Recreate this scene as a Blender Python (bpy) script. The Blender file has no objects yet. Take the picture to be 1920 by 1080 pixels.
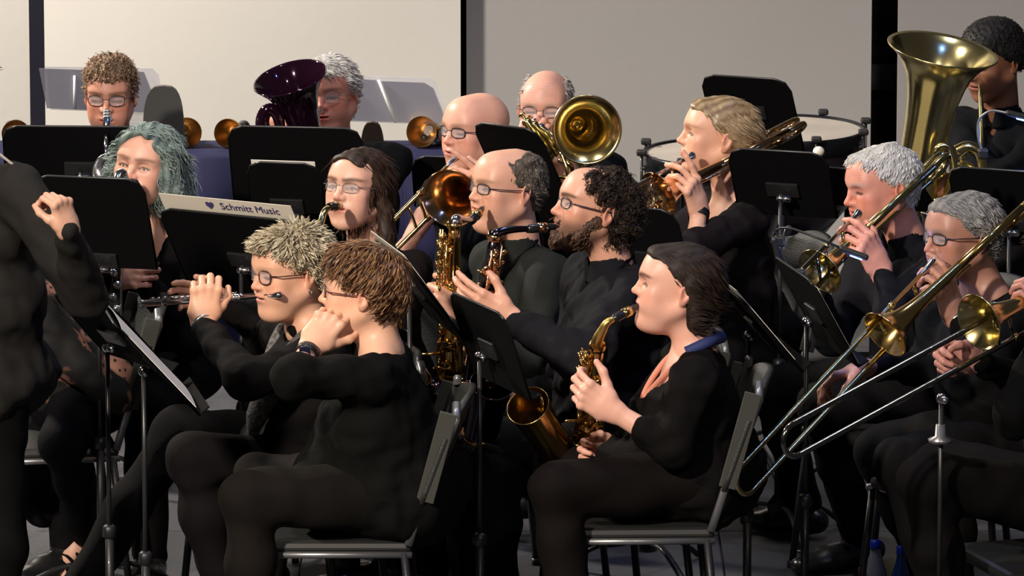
import bpy, bmesh, math, random
import numpy as np
from mathutils import Vector, Matrix

random.seed(7); np.random.seed(7)
SC = bpy.context.scene
COL = SC.collection

# ------------------------------------------------------------------ camera, world, light
CAM_Z, CAM_Y, PITCH, FPX = 4.0, -16.0, math.radians(10.19), 11800.0
cam_data = bpy.data.cameras.new('camera'); cam = bpy.data.objects.new('camera', cam_data); COL.objects.link(cam)
cam.location = (0, CAM_Y, CAM_Z); cam.rotation_euler = (math.pi/2 - PITCH, 0, 0)
cam_data.sensor_width = 36.0; cam_data.lens = FPX/1920*36; cam_data.clip_end = 200; SC.camera = cam
SC.view_settings.view_transform = 'Standard'; SC.view_settings.look = 'None'
SC.view_settings.gamma = 1.0; SC.view_settings.use_curve_mapping = False
SC.view_settings.exposure = 0.0
world = bpy.data.worlds.new('world'); SC.world = world; world.use_nodes = True
world.node_tree.nodes['Background'].inputs[0].default_value = (0.55, 0.52, 0.55, 1)
world.node_tree.nodes['Background'].inputs[1].default_value = 0.05

def lamp(name, kind, loc, target, power, color, size=0.3, spot=None, blend=0.5):
    d = bpy.data.lights.new(name, kind); d.energy = power; d.color = color
    if kind == 'AREA': d.shape = 'DISK'; d.size = size
    elif kind == 'SPOT': d.shadow_soft_size = size; d.spot_size = math.radians(spot); d.spot_blend = blend
    else: d.shadow_soft_size = size
    o = bpy.data.objects.new(name, d); COL.objects.link(o); o.location = loc
    o.rotation_euler = (Vector(target) - Vector(loc)).to_track_quat('-Z', 'Y').to_euler()
    return o

# stage lights hung over and in front of the stage, plus an added wall wash
lamp('key_light', 'SPOT', (-4.6, -7.5, 6.2), (-.5, .6, 1.0), 5300, (1, .88, .75), .25, 30, .8)
lamp('front_light', 'AREA', (2.5, -11.0, 7.5), (.3, 1, .9), 230, (1, .92, .86), .4)
lamp('overhead_light', 'AREA', (-1.2, 1.2, 6.5), (-.3, 1.0, .9), 90, (1, .93, .85), .3)
lamp('overhead_light', 'AREA', (1.6, 2.0, 6.5), (1.3, 1.2, .9), 50, (.8, .85, 1.0), .3)
lamp('added_wall_wash', 'AREA', (-4.4, 4.4, 4.2), (-1.6, 6.5, .9), 670, (1, .90, .78), .5)  # unseen lamp, added to make the wall fall off from left to right
lamp('blue_light', 'AREA', (2.0, -.45, 5.6), (1.2, -.3, .7), 26, (.12, .28, 1.0), .15)


# ------------------------------------------------------------------ helpers
UPV = Vector((0, math.sin(PITCH), math.cos(PITCH))); FWD = Vector((0, math.cos(PITCH), -math.sin(PITCH)))
CAMP = Vector((0, CAM_Y, CAM_Z))
def P(u, v, Y):
    """point of the stage at depth Y seen at photo pixel (u, v)"""
    r = FWD + Vector((1, 0, 0))*((u-960)/FPX) + UPV*((540-v)/FPX)
    return CAMP + r*((Y-CAM_Y)/r.y)
def pix(p):
    d = Vector(p)-CAMP; z = d.dot(FWD)
    return 960+FPX*d.x/z, 540-FPX*d.dot(UPV)/z
def F(a):
    """horizontal facing vector: 0 = towards the audience, 90 = towards the left of the stage"""
    a = math.radians(a); return Vector((-math.sin(a), -math.cos(a), 0))
def V(*a): return Vector(a)

MATS = {}
def mat(name, color, rough=0.6, metal=0.0, coat=0.0, attr=False, bump=0.0, bscale=60, sheen=0.0, alpha=1.0, sss=0.0,
        var=0.0, vscale=8, trans=0.0, emit=None, estr=0.0, stretch=None, spec=0.5, ior=1.45, aniso=0):
    if name in MATS: return MATS[name]
    m = bpy.data.materials.new(name); m.use_nodes = True; nt = m.node_tree; b = nt.nodes['Principled BSDF']
    I = b.inputs
    I['Base Color'].default_value = (*color, 1); I['Roughness'].default_value = rough; I['Metallic'].default_value = metal
    I['Coat Weight'].default_value = coat; I['Sheen Weight'].default_value = sheen; I['Alpha'].default_value = alpha
    I['Transmission Weight'].default_value = trans; I['Specular IOR Level'].default_value = spec; I['IOR'].default_value = ior
    if sheen: I['Sheen Roughness'].default_value = 0.5
    if sss: I['Subsurface Weight'].default_value = sss; I['Subsurface Radius'].default_value = (0.012, 0.004, 0.002); I['Subsurface Scale'].default_value = 1.0
    if emit: I['Emission Color'].default_value = (*emit, 1); I['Emission Strength'].default_value = estr
    tc = nt.nodes.new('ShaderNodeTexCoord'); src = tc.outputs['Object']
    if stretch:
        mp = nt.nodes.new('ShaderNodeMapping'); mp.inputs['Scale'].default_value = stretch
        nt.links.new(src, mp.inputs[0]); src = mp.outputs[0]
    col_out = None
    if attr:
        at = nt.nodes.new('ShaderNodeAttribute'); at.attribute_name = 'Col'; col_out = at.outputs['Color']
    if var:
        n = nt.nodes.new('ShaderNodeTexNoise'); n.inputs['Scale'].default_value = vscale; n.inputs['Detail'].default_value = 4
        nt.links.new(src, n.inputs['Vector'])
        mr = nt.nodes.new('ShaderNodeMapRange'); mr.inputs[3].default_value = 1-var; mr.inputs[4].default_value = 1+var
        mr.inputs[1].default_value = 0.3; mr.inputs[2].default_value = 0.7
        nt.links.new(n.outputs['Fac'], mr.inputs[0])
        mx = nt.nodes.new('ShaderNodeMix'); mx.data_type = 'RGBA'; mx.blend_type = 'MULTIPLY'; mx.inputs[0].default_value = 1
        if col_out: nt.links.new(col_out, mx.inputs[6])
        else: mx.inputs[6].default_value = (*color, 1)
        cb = nt.nodes.new('ShaderNodeCombineColor')
        for i in range(3): nt.links.new(mr.outputs[0], cb.inputs[i])
        nt.links.new(cb.outputs[0], mx.inputs[7]); col_out = mx.outputs[2]
    if col_out: nt.links.new(col_out, I['Base Color'])
    if bump:
        n = nt.nodes.new('ShaderNodeTexNoise'); n.inputs['Scale'].default_value = bscale; n.inputs['Detail'].default_value = 3
        nt.links.new(src, n.inputs['Vector'])
        bp = nt.nodes.new('ShaderNodeBump'); bp.inputs['Strength'].default_value = bump; bp.inputs['Distance'].default_value = 0.01
        nt.links.new(n.outputs['Fac'], bp.inputs['Height']); nt.links.new(bp.outputs[0], I['Normal'])
    MATS[name] = m; return m

BASE = {}
def finish(o, parent, base, label=None, cat=None, group=None, kind=None):
    COL.objects.link(o)
    if parent is not None:
        o.parent = parent; BASE[o.name] = BASE[parent.name]
    else:
        o.location = base; BASE[o.name] = Vector(base)
    if label: o['label'] = label
    if cat: o['category'] = cat
    if group: o['group'] = group
    if kind: o['kind'] = kind
    return o
def thing(name, label, cat, base, group=None):
    o = bpy.data.objects.new(name, None); o.empty_display_size = 0.1
    return finish(o, None, Vector(base), label, cat, group)

def mesh_np(name, v, quads=None, tris=None, cols=None, smooth=True):
    me = bpy.data.meshes.new(name)
    v = np.asarray(v, dtype=np.float32); me.vertices.add(len(v)); me.vertices.foreach_set('co', v.ravel())
    loops = []; starts = []; n = 0
    if quads is not None and len(quads):
        q = np.asarray(quads, dtype=np.int32); loops.append(q.ravel()); starts.append(np.arange(len(q))*4); n = len(q)*4
    if tris is not None and len(tris):
        t = np.asarray(tris, dtype=np.int32); loops.append(t.ravel()); starts.append(n+np.arange(len(t))*3)
    L = np.concatenate(loops); S = np.concatenate(starts)
    me.loops.add(len(L)); me.loops.foreach_set('vertex_index', L.astype(np.int32))
    me.polygons.add(len(S)); me.polygons.foreach_set('loop_start', S.astype(np.int32))
    me.update(calc_edges=True); me.validate()
    me.polygons.foreach_set('use_smooth', [smooth]*len(me.polygons))
    if cols is not None:
        a = me.color_attributes.new('Col', 'FLOAT_COLOR', 'POINT')
        c = np.ones((len(v), 4), dtype=np.float32); c[:, :3] = cols; a.data.foreach_set('color', c.ravel())
    return me
def obj_np(name, v, quads, mt, parent=None, base=None, tris=None, cols=None, smooth=True, **k):
    b = BASE[parent.name] if parent is not None else Vector(base)
    v = np.asarray(v) - np.array(b)
    o = bpy.data.objects.new(name, mesh_np(name, v, quads, tris, cols, smooth)); o.data.materials.append(mt)
    return finish(o, parent, b, **k)

class G:
    """collects polygons; build() links them as one mesh object"""
    def __init__(s): s.v = []; s.f = []; s.sm = []
    def add(s, vs, fs, smooth=True):
        n = len(s.v); s.v += [tuple(p) for p in vs]; s.f += [tuple(i+n for i in f) for f in fs]; s.sm += [smooth]*len(fs); return s
    def box(s, c, size, M=None, bev=0.0):
        c = Vector(c); hx, hy, hz = [x/2 for x in size]; M = M or Matrix.Identity(3)
        b = min(bev, hx*.9, hy*.9, hz*.9)
        if b <= 0:
            vs = [c+M@Vector((x*hx, y*hy, z*hz)) for x in (-1, 1) for y in (-1, 1) for z in (-1, 1)]
            return s.add(vs, [(0,1,3,2),(4,6,7,5),(0,4,5,1),(2,3,7,6),(0,2,6,4),(1,5,7,3)], False)
        bm = bmesh.new(); bmesh.ops.create_cube(bm, size=1)
        for v in bm.verts: v.co = Vector((v.co.x*2*hx, v.co.y*2*hy, v.co.z*2*hz))
        bmesh.ops.bevel(bm, geom=list(bm.edges), offset=b, segments=2, affect='EDGES', profile=0.5)
        bm.verts.index_update()
        s.add([c+M@v.co for v in bm.verts], [[v.index for v in f.verts] for f in bm.faces], False); bm.free(); return s
    def tube(s, pts, r, n=10, caps=True, flat=None):
        """swept tube; r number or list; flat=(vector, factor) squashes the section"""
        pts = [Vector(p) for p in pts]; m = len(pts)
        rs = list(r) if hasattr(r, '__len__') else [r]*m
        t0 = (pts[1]-pts[0]).normalized(); nrm = t0.orthogonal().normalized(); vs = []
        for i, p in enumerate(pts):
            t = ((pts[min(i+1, m-1)]-pts[i]).normalized()+(pts[i]-pts[max(i-1, 0)]).normalized())
            t = t.normalized() if t.length > 1e-9 else t0
            nrm = (nrm-t*nrm.dot(t)); nrm = nrm.normalized() if nrm.length > 1e-9 else t.orthogonal().normalized()
            bn = t.cross(nrm)
            for k in range(n):
                a = 2*math.pi*k/n; q = (nrm*math.cos(a)+bn*math.sin(a))*rs[i]
                if flat: q = q-flat[0]*q.dot(flat[0])*(1-flat[1])
                vs.append(p+q)
        fs = [(i*n+k, i*n+(k+1) % n, (i+1)*n+(k+1) % n, (i+1)*n+k) for i in range(m-1) for k in range(n)]
        if caps: fs += [tuple(range(n-1, -1, -1)), tuple((m-1)*n+k for k in range(n))]
        return s.add(vs, fs)
    def lathe(s, prof, o, axis, n=32, close=False):
        """prof = [(distance along the axis, radius)]"""
        o = Vector(o); ax = Vector(axis).normalized(); e1 = ax.orthogonal().normalized(); e2 = ax.cross(e1); vs = []
        for h, r in prof:
            for k in range(n):
                a = 2*math.pi*k/n; vs.append(o+ax*h+(e1*math.cos(a)+e2*math.sin(a))*r)
        m = len(prof)
        fs = [(i*n+k, i*n+(k+1) % n, (i+1)*n+(k+1) % n, (i+1)*n+k) for i in range(m-1) for k in range(n)]
        if close: fs += [tuple(range(n-1, -1, -1)), tuple((m-1)*n+k for k in range(n))]
        return s.add(vs, fs)
    def ball(s, c, r, n=10, M=None):
        c = Vector(c); rr = r if hasattr(r, '__len__') else (r, r, r); vs = []; M = M or Matrix.Identity(3)
        for i in range(n//2+1):
            a = math.pi*i/(n//2)
            for k in range(n):
                b = 2*math.pi*k/n; vs.append(c+M@Vector((rr[0]*math.sin(a)*math.cos(b), rr[1]*math.sin(a)*math.sin(b), rr[2]*math.cos(a))))
        fs = [(i*n+k, i*n+(k+1) % n, (i+1)*n+(k+1) % n, (i+1)*n+k) for i in range(n//2) for k in range(n)]
        return s.add(vs, fs)
    def slab(s, outline, thick, smooth=False):
        """a flat outline (3-D points) given a thickness vector"""
        n = len(outline); t = Vector(thick); vs = [Vector(p)-t/2 for p in outline]+[Vector(p)+t/2 for p in outline]
        return s.add(vs, [tuple(range(n-1, -1, -1)), tuple(range(n, 2*n))]+[(k, (k+1) % n, n+(k+1) % n, n+k) for k in range(n)], smooth)
    def build(s, name, mt, parent=None, base=None, **k):
        b = BASE[parent.name] if parent is not None else Vector(base)
        me = bpy.data.meshes.new(name); me.from_pydata([Vector(p)-b for p in s.v], [], s.f)
        me.polygons.foreach_set('use_smooth', s.sm)
        bm = bmesh.new(); bm.from_mesh(me); bmesh.ops.recalc_face_normals(bm, faces=bm.faces); bm.to_mesh(me); bm.free()
        me.materials.append(mt)
        o = bpy.data.objects.new(name, me)
        return finish(o, parent, b, **k)

def spline(pts, n=8):
    """Catmull-Rom through the points"""
    p = [Vector(q) for q in pts]; p = [p[0]*2-p[1]]+p+[p[-1]*2-p[-2]]; out = []
    for i in range(1, len(p)-2):
        for k in range(n):
            t = k/n; a, b, c, d = p[i-1:i+3]
            out.append(0.5*((2*b)+(c-a)*t+(2*a-5*b+4*c-d)*t*t+(3*b-a-3*c+d)*t**3))
    out.append(p[-2]); return out
def lerp(a, b, t): return a+(b-a)*t
def interp(xs, n):
    """resample a list of numbers to n values"""
    return list(np.interp(np.linspace(0, len(xs)-1, n), range(len(xs)), xs))

# ------------------------------------------------------------------ fields (organic solids)
class Field:
    def __init__(s, lo, hi, h):
        s.h = h; s.lo = np.array(lo, float); s.n = np.ceil((np.array(hi)-s.lo)/h).astype(int)+1
        s.ax = [(s.lo[i]+h*np.arange(s.n[i])).astype(np.float32) for i in range(3)]
        s.D = np.full(tuple(s.n), 1.0, np.float32)
    def win(s, lo, hi):
        a = np.clip(np.floor((np.array(lo)-s.lo)/s.h).astype(int)-1, 0, s.n-1); b = np.clip(np.ceil((np.array(hi)-s.lo)/s.h).astype(int)+2, 1, s.n)
        w = tuple(slice(a[i], max(b[i], a[i]+1)) for i in range(3))
        return w, s.ax[0][w[0]][:, None, None], s.ax[1][w[1]][None, :, None], s.ax[2][w[2]][None, None, :]
    def put(s, fn, lo, hi, k, sub=False):
        m = k+3*s.h; w, X, Y, Z = s.win(np.array(lo)-m, np.array(hi)+m)
        if min(X.size, Y.size, Z.size) < 1: return s
        d = fn(X, Y, Z); D = s.D[w]
        if sub:
            h = np.maximum(k-np.abs(D+d), 0)/k if k > 0 else 0; s.D[w] = np.maximum(D, -d)+h*h*k*0.25
        else:
            h = np.maximum(k-np.abs(D-d), 0)/k if k > 0 else 0; s.D[w] = np.minimum(D, d)-h*h*k*0.25
        return s
    def ell(s, c, r, k=0.01, R=None, sub=False):
        c = np.array(c, float); r = np.array(r, float); R = np.array(R) if R is not None else None
        ext = r if R is None else np.full(3, r.max())
        def fn(X, Y, Z):
            x, y, z = X-c[0], Y-c[1], Z-c[2]
            if R is not None: x, y, z = R[0][0]*x+R[1][0]*y+R[2][0]*z, R[0][1]*x+R[1][1]*y+R[2][1]*z, R[0][2]*x+R[1][2]*y+R[2][2]*z
            k0 = np.sqrt((x/r[0])**2+(y/r[1])**2+(z/r[2])**2)+1e-6
            k1 = np.sqrt((x/r[0]**2)**2+(y/r[1]**2)**2+(z/r[2]**2)**2)+1e-6
            return (k0*(k0-1)/k1).astype(np.float32)
        return s.put(fn, c-ext, c+ext, k, sub)
    def cap(s, a, b, ra, rb, k=0.01, side=None, wide=1.0, sub=False):
        """tapered capsule; its section is 'wide' times larger along the vector side"""
        a = np.array(a, float); b = np.array(b, float); ab = b-a; L2 = max((ab**2).sum(), 1e-9); R = max(ra, rb)*max(1, wide)
        def fn(X, Y, Z):
            x, y, z = X-a[0], Y-a[1], Z-a[2]; t = np.clip((x*ab[0]+y*ab[1]+z*ab[2])/L2, 0, 1)
            x = x-t*ab[0]; y = y-t*ab[1]; z = z-t*ab[2]
            if side is not None:
                q = (x*side[0]+y*side[1]+z*side[2])*(1/wide-1); x = x+q*side[0]; y = y+q*side[1]; z = z+q*side[2]
            return (np.sqrt(x*x+y*y+z*z)-(ra+(rb-ra)*t)).astype(np.float32)
        return s.put(fn, np.minimum(a, b)-R, np.maximum(a, b)+R, k, sub)
    def chain(s, pts, rs, k=0.01, **kw):
        for i in range(len(pts)-1): s.cap(pts[i], pts[i+1], rs[i], rs[i+1], k, **kw)
        return s
    def half(s, p, n, k=0.0):
        """cut away everything on the side the normal n points to"""
        n = np.array(n, float); n /= np.linalg.norm(n); p = np.array(p, float)
        w, X, Y, Z = s.win(s.lo, s.lo+s.n*s.h)
        s.D = np.maximum(s.D, ((X-p[0])*n[0]+(Y-p[1])*n[1]+(Z-p[2])*n[2]).astype(np.float32)); return s
    def wrinkle(s, amp, freq, seed=0, box=None, dirn=None):
        rs = np.random.RandomState(abs(seed)); lo, hi = box if box else (s.lo, s.lo+s.n*s.h)
        w, X, Y, Z = s.win(lo, hi); d = 0
        for i in range(5):
            q = rs.normal(size=3); q /= np.linalg.norm(q)
            if dirn is not None: q = q*0.35+np.array(dirn)*(1 if i % 2 else -1); q /= np.linalg.norm(q)
            q *= freq*(0.6+rs.rand()*1.1); p2 = rs.normal(size=3)*freq*0.45
            ph = np.sin(X*p2[0]+Y*p2[1]+Z*p2[2]+rs.rand()*6)*1.6
            d = d+np.sin(X*q[0]+Y*q[1]+Z*q[2]+ph+rs.rand()*6)
        near = np.abs(s.D[w]) < 0.08
        s.D[w] = s.D[w]+np.where(near, (d*amp/2.2), 0).astype(np.float32); return s
    def mesh(s):
        D = s.D; D[0], D[-1] = 1, 1; D[:, 0], D[:, -1] = 1, 1; D[:, :, 0], D[:, :, -1] = 1, 1
        ins = D < 0; n = D.shape
        c = [ins[dx:n[0]-1+dx, dy:n[1]-1+dy, dz:n[2]-1+dz] for dx in (0, 1) for dy in (0, 1) for dz in (0, 1)]
        anyc = c[0].copy(); allc = c[0].copy()
        for q in c[1:]: anyc |= q; allc &= q
        act = np.argwhere(anyc & ~allc); idx = np.full((n[0]-1, n[1]-1, n[2]-1), -1, np.int32)
        idx[act[:, 0], act[:, 1], act[:, 2]] = np.arange(len(act))
        acc = np.zeros((len(act), 3)); cnt = np.zeros(len(act))
        cor = [(0,0,0),(0,0,1),(0,1,0),(0,1,1),(1,0,0),(1,0,1),(1,1,0),(1,1,1)]
        val = [D[act[:, 0]+q[0], act[:, 1]+q[1], act[:, 2]+q[2]] for q in cor]
        for i in range(8):
            for j in range(i+1, 8):
                if sum(abs(cor[i][t]-cor[j][t]) for t in range(3)) != 1: continue
                a, b = val[i], val[j]; x = (a < 0) != (b < 0)
                t = np.where(x, a/np.where(a-b == 0, 1, a-b), 0)
                pi, pj = np.array(cor[i], float), np.array(cor[j], float)
                acc += np.where(x[:, None], pi+(pj-pi)*t[:, None], 0); cnt += x
        vs = s.lo+(act+acc/cnt[:, None])*s.h
        quads = []
        for ax in range(3):
            o1, o2 = [(1, 2), (2, 0), (0, 1)][ax]
            sl0 = [slice(None)]*3; sl1 = [slice(None)]*3; sl0[ax] = slice(0, -1); sl1[ax] = slice(1, None)
            a, b = ins[tuple(sl0)], ins[tuple(sl1)]; e = np.argwhere(a != b)
            e = e[(e[:, o1] > 0) & (e[:, o2] > 0) & (e[:, o1] < n[o1]-1) & (e[:, o2] < n[o2]-1)]
            if not len(e): continue
            d1 = np.zeros(3, int); d1[o1] = 1; d2 = np.zeros(3, int); d2[o2] = 1
            g = lambda q: idx[q[:, 0], q[:, 1], q[:, 2]]
            q = np.stack([g(e-d1-d2), g(e-d2), g(e), g(e-d1)], 1)
            fl = ~a[e[:, 0], e[:, 1], e[:, 2]]; q[fl] = q[fl][:, ::-1]; quads.append(q)
        return vs, np.concatenate(quads)
    def sample(s, p):
        """field value and gradient at points"""
        q = (p-s.lo)/s.h; i = np.clip(np.round(q).astype(int), 1, s.n-2); D = s.D
        g = np.stack([D[i[:, 0]+1, i[:, 1], i[:, 2]]-D[i[:, 0]-1, i[:, 1], i[:, 2]], D[i[:, 0], i[:, 1]+1, i[:, 2]]-D[i[:, 0], i[:, 1]-1, i[:, 2]],
                      D[i[:, 0], i[:, 1], i[:, 2]+1]-D[i[:, 0], i[:, 1], i[:, 2]-1]], 1)
        return g/(np.linalg.norm(g, axis=1, keepdims=True)+1e-9)

def relax(v, q, it=2, f=0.5):
    """light smoothing of a quad surface"""
    for _ in range(it):
        s = np.zeros_like(v); c = np.zeros(len(v))
        for i in range(4):
            np.add.at(s, q[:, i], v[q[:, (i+1) % 4]]); np.add.at(c, q[:, i], 1)
            np.add.at(s, q[:, i], v[q[:, (i+3) % 4]]); np.add.at(c, q[:, i], 1)
        v = v*(1-f)+s/np.maximum(c, 1)[:, None]*f
    return v
# ------------------------------------------------------------------ people
def head_matrix(yaw, pitch=0, roll=0):
    return Matrix.Rotation(math.radians(-yaw), 3, 'Z') @ Matrix.Rotation(math.radians(pitch), 3, 'X') @ Matrix.Rotation(math.radians(roll), 3, 'Y')

def head_prims(f, o):
    """face and skull, face looking along -Y; o = options"""
    w = o.get('w', 1.0); jw = o.get('jaw', 1.0); fat = o.get('fat', 0.0); nose = o.get('nose', 1.0); ch = o.get('chin', 1.0)
    f.ell((0, .014, .030), (.0755*w, .096, .080), k=.02)
    f.ell((0, -.028, -.022), (.062*w+fat*.008, .066, .088), k=.035)
    f.ell((0, -.034, -.072), ((.046+fat*.012)*jw, .050, .040), k=.03)
    for s in (-1, 1):
        f.cap((s*.058*w*jw, .008, -.050), (s*.024*jw, -.068, -.098), .015+fat*.006, .013+fat*.004, k=.03)
        f.ell((s*.041*w, -.066, -.020), (.024, .019, .018), k=.025)
        f.ell((s*(.036+fat*.004), -.062, -.052), (.022+fat*.006, .022+fat*.004, .024), k=.03)
        f.cap((s*.012, -.0895, .017), (s*.044*w, -.074, .021), .0085+.003*o.get('brow', 0), .0085, k=.018)
    f.ell((0, -.079, -.104*ch), (.017*jw, .014, .014), k=.022)
    f.ell((0, -.058, .044), (.052*w, .036, .044), k=.05)
    for s in (-1, 1):
        f.ell((s*.033, -.100, .001), (.019, .0155, .0125), k=.012, sub=True)
        f.ell((s*.033, -.0755, -.0005), (.0150, .0135, .0115), k=.006)
    n = nose
    f.chain([(0, -.088, .014), (0, -.100, -.008), (0, -.1135-.006*(n-1), -.029*n)], [.0058, .0068, .0088*n**.5], k=.010)
    f.ell((0, -.104, -.032*n), (.0125, .009, .007), k=.008)
    for s in (-1, 1):
        f.ell((s*.0125*n**.5, -.0985, -.031*n), (.0078, .0105, .0078), k=.008)
        f.ell((s*.006, -.106, -.0405*n), (.0035, .005, .004), k=.003, sub=True)
    f.ell((0, -.084, -.062), (.027, .017, .020), k=.02)
    pk = o.get('pucker', 0)
    lw = .023-.007*pk
    f.ell((0, -.0965-.003*pk, -.0575), (lw, .0075+.002*pk, .0055), k=.006)
    f.ell((0, -.0945-.003*pk, -.0675), (lw-.003, .0080+.002*pk, .0065), k=.006)
    f.cap((-lw, -.099, -.0623), (lw, -.099, -.0623), .0022, .0022, k=.004, side=(0, 1, 0), wide=3, sub=True)
    if fat > .3: f.ell((0, -.045, -.108), (.045, .042, .028*fat+.008), k=.03)
    for s in (-1, 1):
        R = np.array(Matrix.Rotation(math.radians(s*22), 3, 'Z') @ Matrix.Rotation(math.radians(-12), 3, 'X'))
        e = (s*.0800*w, .016, -.006)
        f.ell(e, (.0080, .0185, .0310), k=.006, R=R)
        f.ell((e[0]+s*.007, e[1]-.003, e[2]+.004), (.0060, .0110, .0200), k=.004, R=R, sub=True)
        f.ell((e[0]-s*.001, e[1]-.006, e[2]-.024), (.0055, .0080, .0090), k=.005)
        f.ell((e[0], e[1]-.012, e[2]-.002), (.005, .005, .008), k=.004)

def gs(v, c, r):
    d = (v-np.array(c))/np.array(r); return np.exp(-(d**2).sum(1))
def face_color(v, o):
    base = np.array(o.get('skin', (.62, .36, .26))); n = len(v); col = np.tile(base, (n, 1))
    def mixc(c, w):
        nonlocal col
        w = np.clip(w, 0, 1)[:, None]; col = col*(1-w)+np.array(c)*w
    red = base*np.array([.98, .68, .62]); rd = o.get('red', .5)
    for s in (-1, 1):
        mixc(red, rd*gs(v, (s*.045, -.068, -.030), (.024, .03, .022)))
        mixc(red, .6*gs(v, (s*.088, .014, -.004), (.012, .03, .04)))
        mixc(base*.78, .5*gs(v, (s*.033, -.09, -.006), (.019, .02, .013)))
    mixc(red, rd*1.1*gs(v, (0, -.110, -.030), (.016, .02, .016)))
    lip = np.array(o.get('lip', tuple(base*np.array([.80, .42, .42]))))
    mixc(lip, 1.3*gs(v, (0, -.100, -.0625), (.0205, .022, .0095)))
    mixc((.06, .015, .015), 1.2*gs(v, (0, -.100, -.0623), (.021, .02, .0020)))
    bc = o.get('browc')
    if bc is not None:
        for s in (-1, 1):
            for t in np.linspace(0, 1, 7):
                mixc(bc, 1.5*o.get('browa', .6)*gs(v, (s*(.013+.042*t), -.092+.024*t, .0195+.0045*math.sin(t*2.4)), (.0068, .03, .0058-.0016*t)))
    for s in (-1, 1):
        for t in np.linspace(-1, 1, 9):
            mixc((.03, .015, .01), o.get('lash', .9)*gs(v, (s*.033+t*.0145, -.090, -.0035+(.0035*(1-t*t) if o.get('open') else -.0015*(1-t*t))), (.0042, .03, .0033)))
    st = o.get('stubble', 0)
    if st:
        z, y, x = v[:, 2], v[:, 1], v[:, 0]
        m = 1/(1+np.exp((z+.045-.25*np.clip(-y-.03, -.05, .06)*0)/.006))*1/(1+np.exp((y-.012)/.008))*(1/(1+np.exp((-z-.135)/.008)))
        m = m*(1-np.clip(1.2*gs(v, (0, -.1, -.0625), (.024, .03, .011)), 0, 1))
        mixc(o.get('stc', (.12, .08, .06)), st*m)
    rs = np.random.RandomState(3)
    for i in range(18):
        c = rs.uniform((-.07, -.1, -.1), (.07, .05, .12)); mixc(base*rs.uniform(.86, 1.1), .35*gs(v, c, (.018, .018, .018)))
    age = o.get('age', 0)
    if age:
        z = v[:, 2]; m = (np.sin(z*900+np.sin(v[:, 0]*60)*1.2) > .75)*(z > .035)*(z < .085)*(v[:, 1] < -.05)*(np.abs(v[:, 0]) < .05)
        mixc(base*.66, age*m*.8)
        for s in (-1, 1):
            for t in np.linspace(0, 1, 6): mixc(base*.62, age*.5*gs(v, (s*(.018+.014*t), -.095+.012*t, -.040-.026*t), (.0035, .02, .0045)))
    return col

def hand_field(W, d, n, right, curl=.8, h=.0036, elbow=None, thumb=.6, scale=1.0, spread=1.0, fr=.026):
    """a hand at wrist W; d fingers' direction, n the way the palm faces"""
    W = Vector(W); d = Vector(d).normalized(); n = Vector(n); n = (n-d*n.dot(d)).normalized(); t = d.cross(n) if right else n.cross(d)
    S = scale; E = Vector(elbow) if elbow is not None else W-d*.1
    ar = (E-W); E2 = W+ar.normalized()*min(ar.length, .25)
    cs = list(curl) if hasattr(curl, '__len__') else [curl]*4
    pts = []
    ls = [(.042, .026, .020), (.046, .030, .021), (.043, .027, .020), (.033, .021, .018)]
    off = [.030, .010, -.010, -.029]; base = [.086, .090, .086, .078]; rr = [.0088, .0090, .0086, .0076]
    fin = []
    for i in range(4):
        p = W+d*base[i]*S+t*off[i]*S+n*(-.002); ang = 0; ch = [W+d*base[i]*S*.6+t*off[i]*.8*S, p]
        dd = (d+t*(off[i]*3.0*spread*(1-cs[i]*.5))).normalized()
        for j, l in enumerate(ls[i]):
            ang += cs[i]*(1.0, 1.15, .7)[j]; v = dd*math.cos(ang)+n*math.sin(ang); ch.append(ch[-1]+v*l*S)
        fin.append(ch); pts += ch
    th = [W+d*.018*S+t*.018*S+n*.006, W+d*.048*S+t*.044*S+n*.016*S]
    v1 = (d*.75+t*(.65-.5*thumb)+n*(.2+.6*thumb)).normalized(); th.append(th[-1]+v1*.034*S)
    v2 = (d*.85+t*(.35-.6*thumb)+n*(.2+.7*thumb)).normalized(); th.append(th[-1]+v2*.028*S); pts += th
    pts += [W, E2]; A = np.array([list(p) for p in pts]); f = Field(A.min(0)-.05, A.max(0)+.05, h)
    f.cap(E2, W, .018+.015*min(1, ar.length/.25)*(fr/.026), fr*.86, k=.01, side=t, wide=1.15)
    f.cap(W, W+d*.03*S, fr*.80, .018*S, k=.02, side=t, wide=1.4)
    f.cap(W+d*.025*S, W+d*.078*S, .0150*S, .0125*S, k=.02, side=t, wide=2.6)
    f.ell(W+d*.035*S+t*.022*S+n*.010*S, (.019*S,)*3, k=.015)
    f.chain(th, [.015*S, .0115*S, .0102*S, .0082*S], k=.008)
    for i, ch in enumerate(fin):
        f.cap(ch[0], ch[1], .0095*S, rr[i]*1.08*S, k=.010)
        for j in range(1, 4): f.cap(ch[j], ch[j+1], rr[i]*S*(1.06, .98, .92)[j-1], rr[i]*S*(.98, .92, .80)[j-1], k=.004)
        f.ell(ch[1]-n*.004, (.0095*S,)*3, k=.008)
    tips = [c[-1] for c in fin]+[th[-1]]; kn = [c[j] for c in fin for j in (1, 2, 3)]
    return f, tips, kn

def ik(a, w, l1, l2, pole):
    a = Vector(a); w = Vector(w); D = w-a; L = D.length; m = (l1+l2)*.995
    if L > m: l1 *= L/m*1.0; l2 *= L/m*1.0
    L = min(L, (l1+l2)*.9999); x = (l1*l1-l2*l2+L*L)/(2*L); h = math.sqrt(max(l1*l1-x*x, 0)); u = D.normalized()
    p = Vector(pole); p = (p-u*p.dot(u)).normalized()
    return a+u*x+p*h

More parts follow.
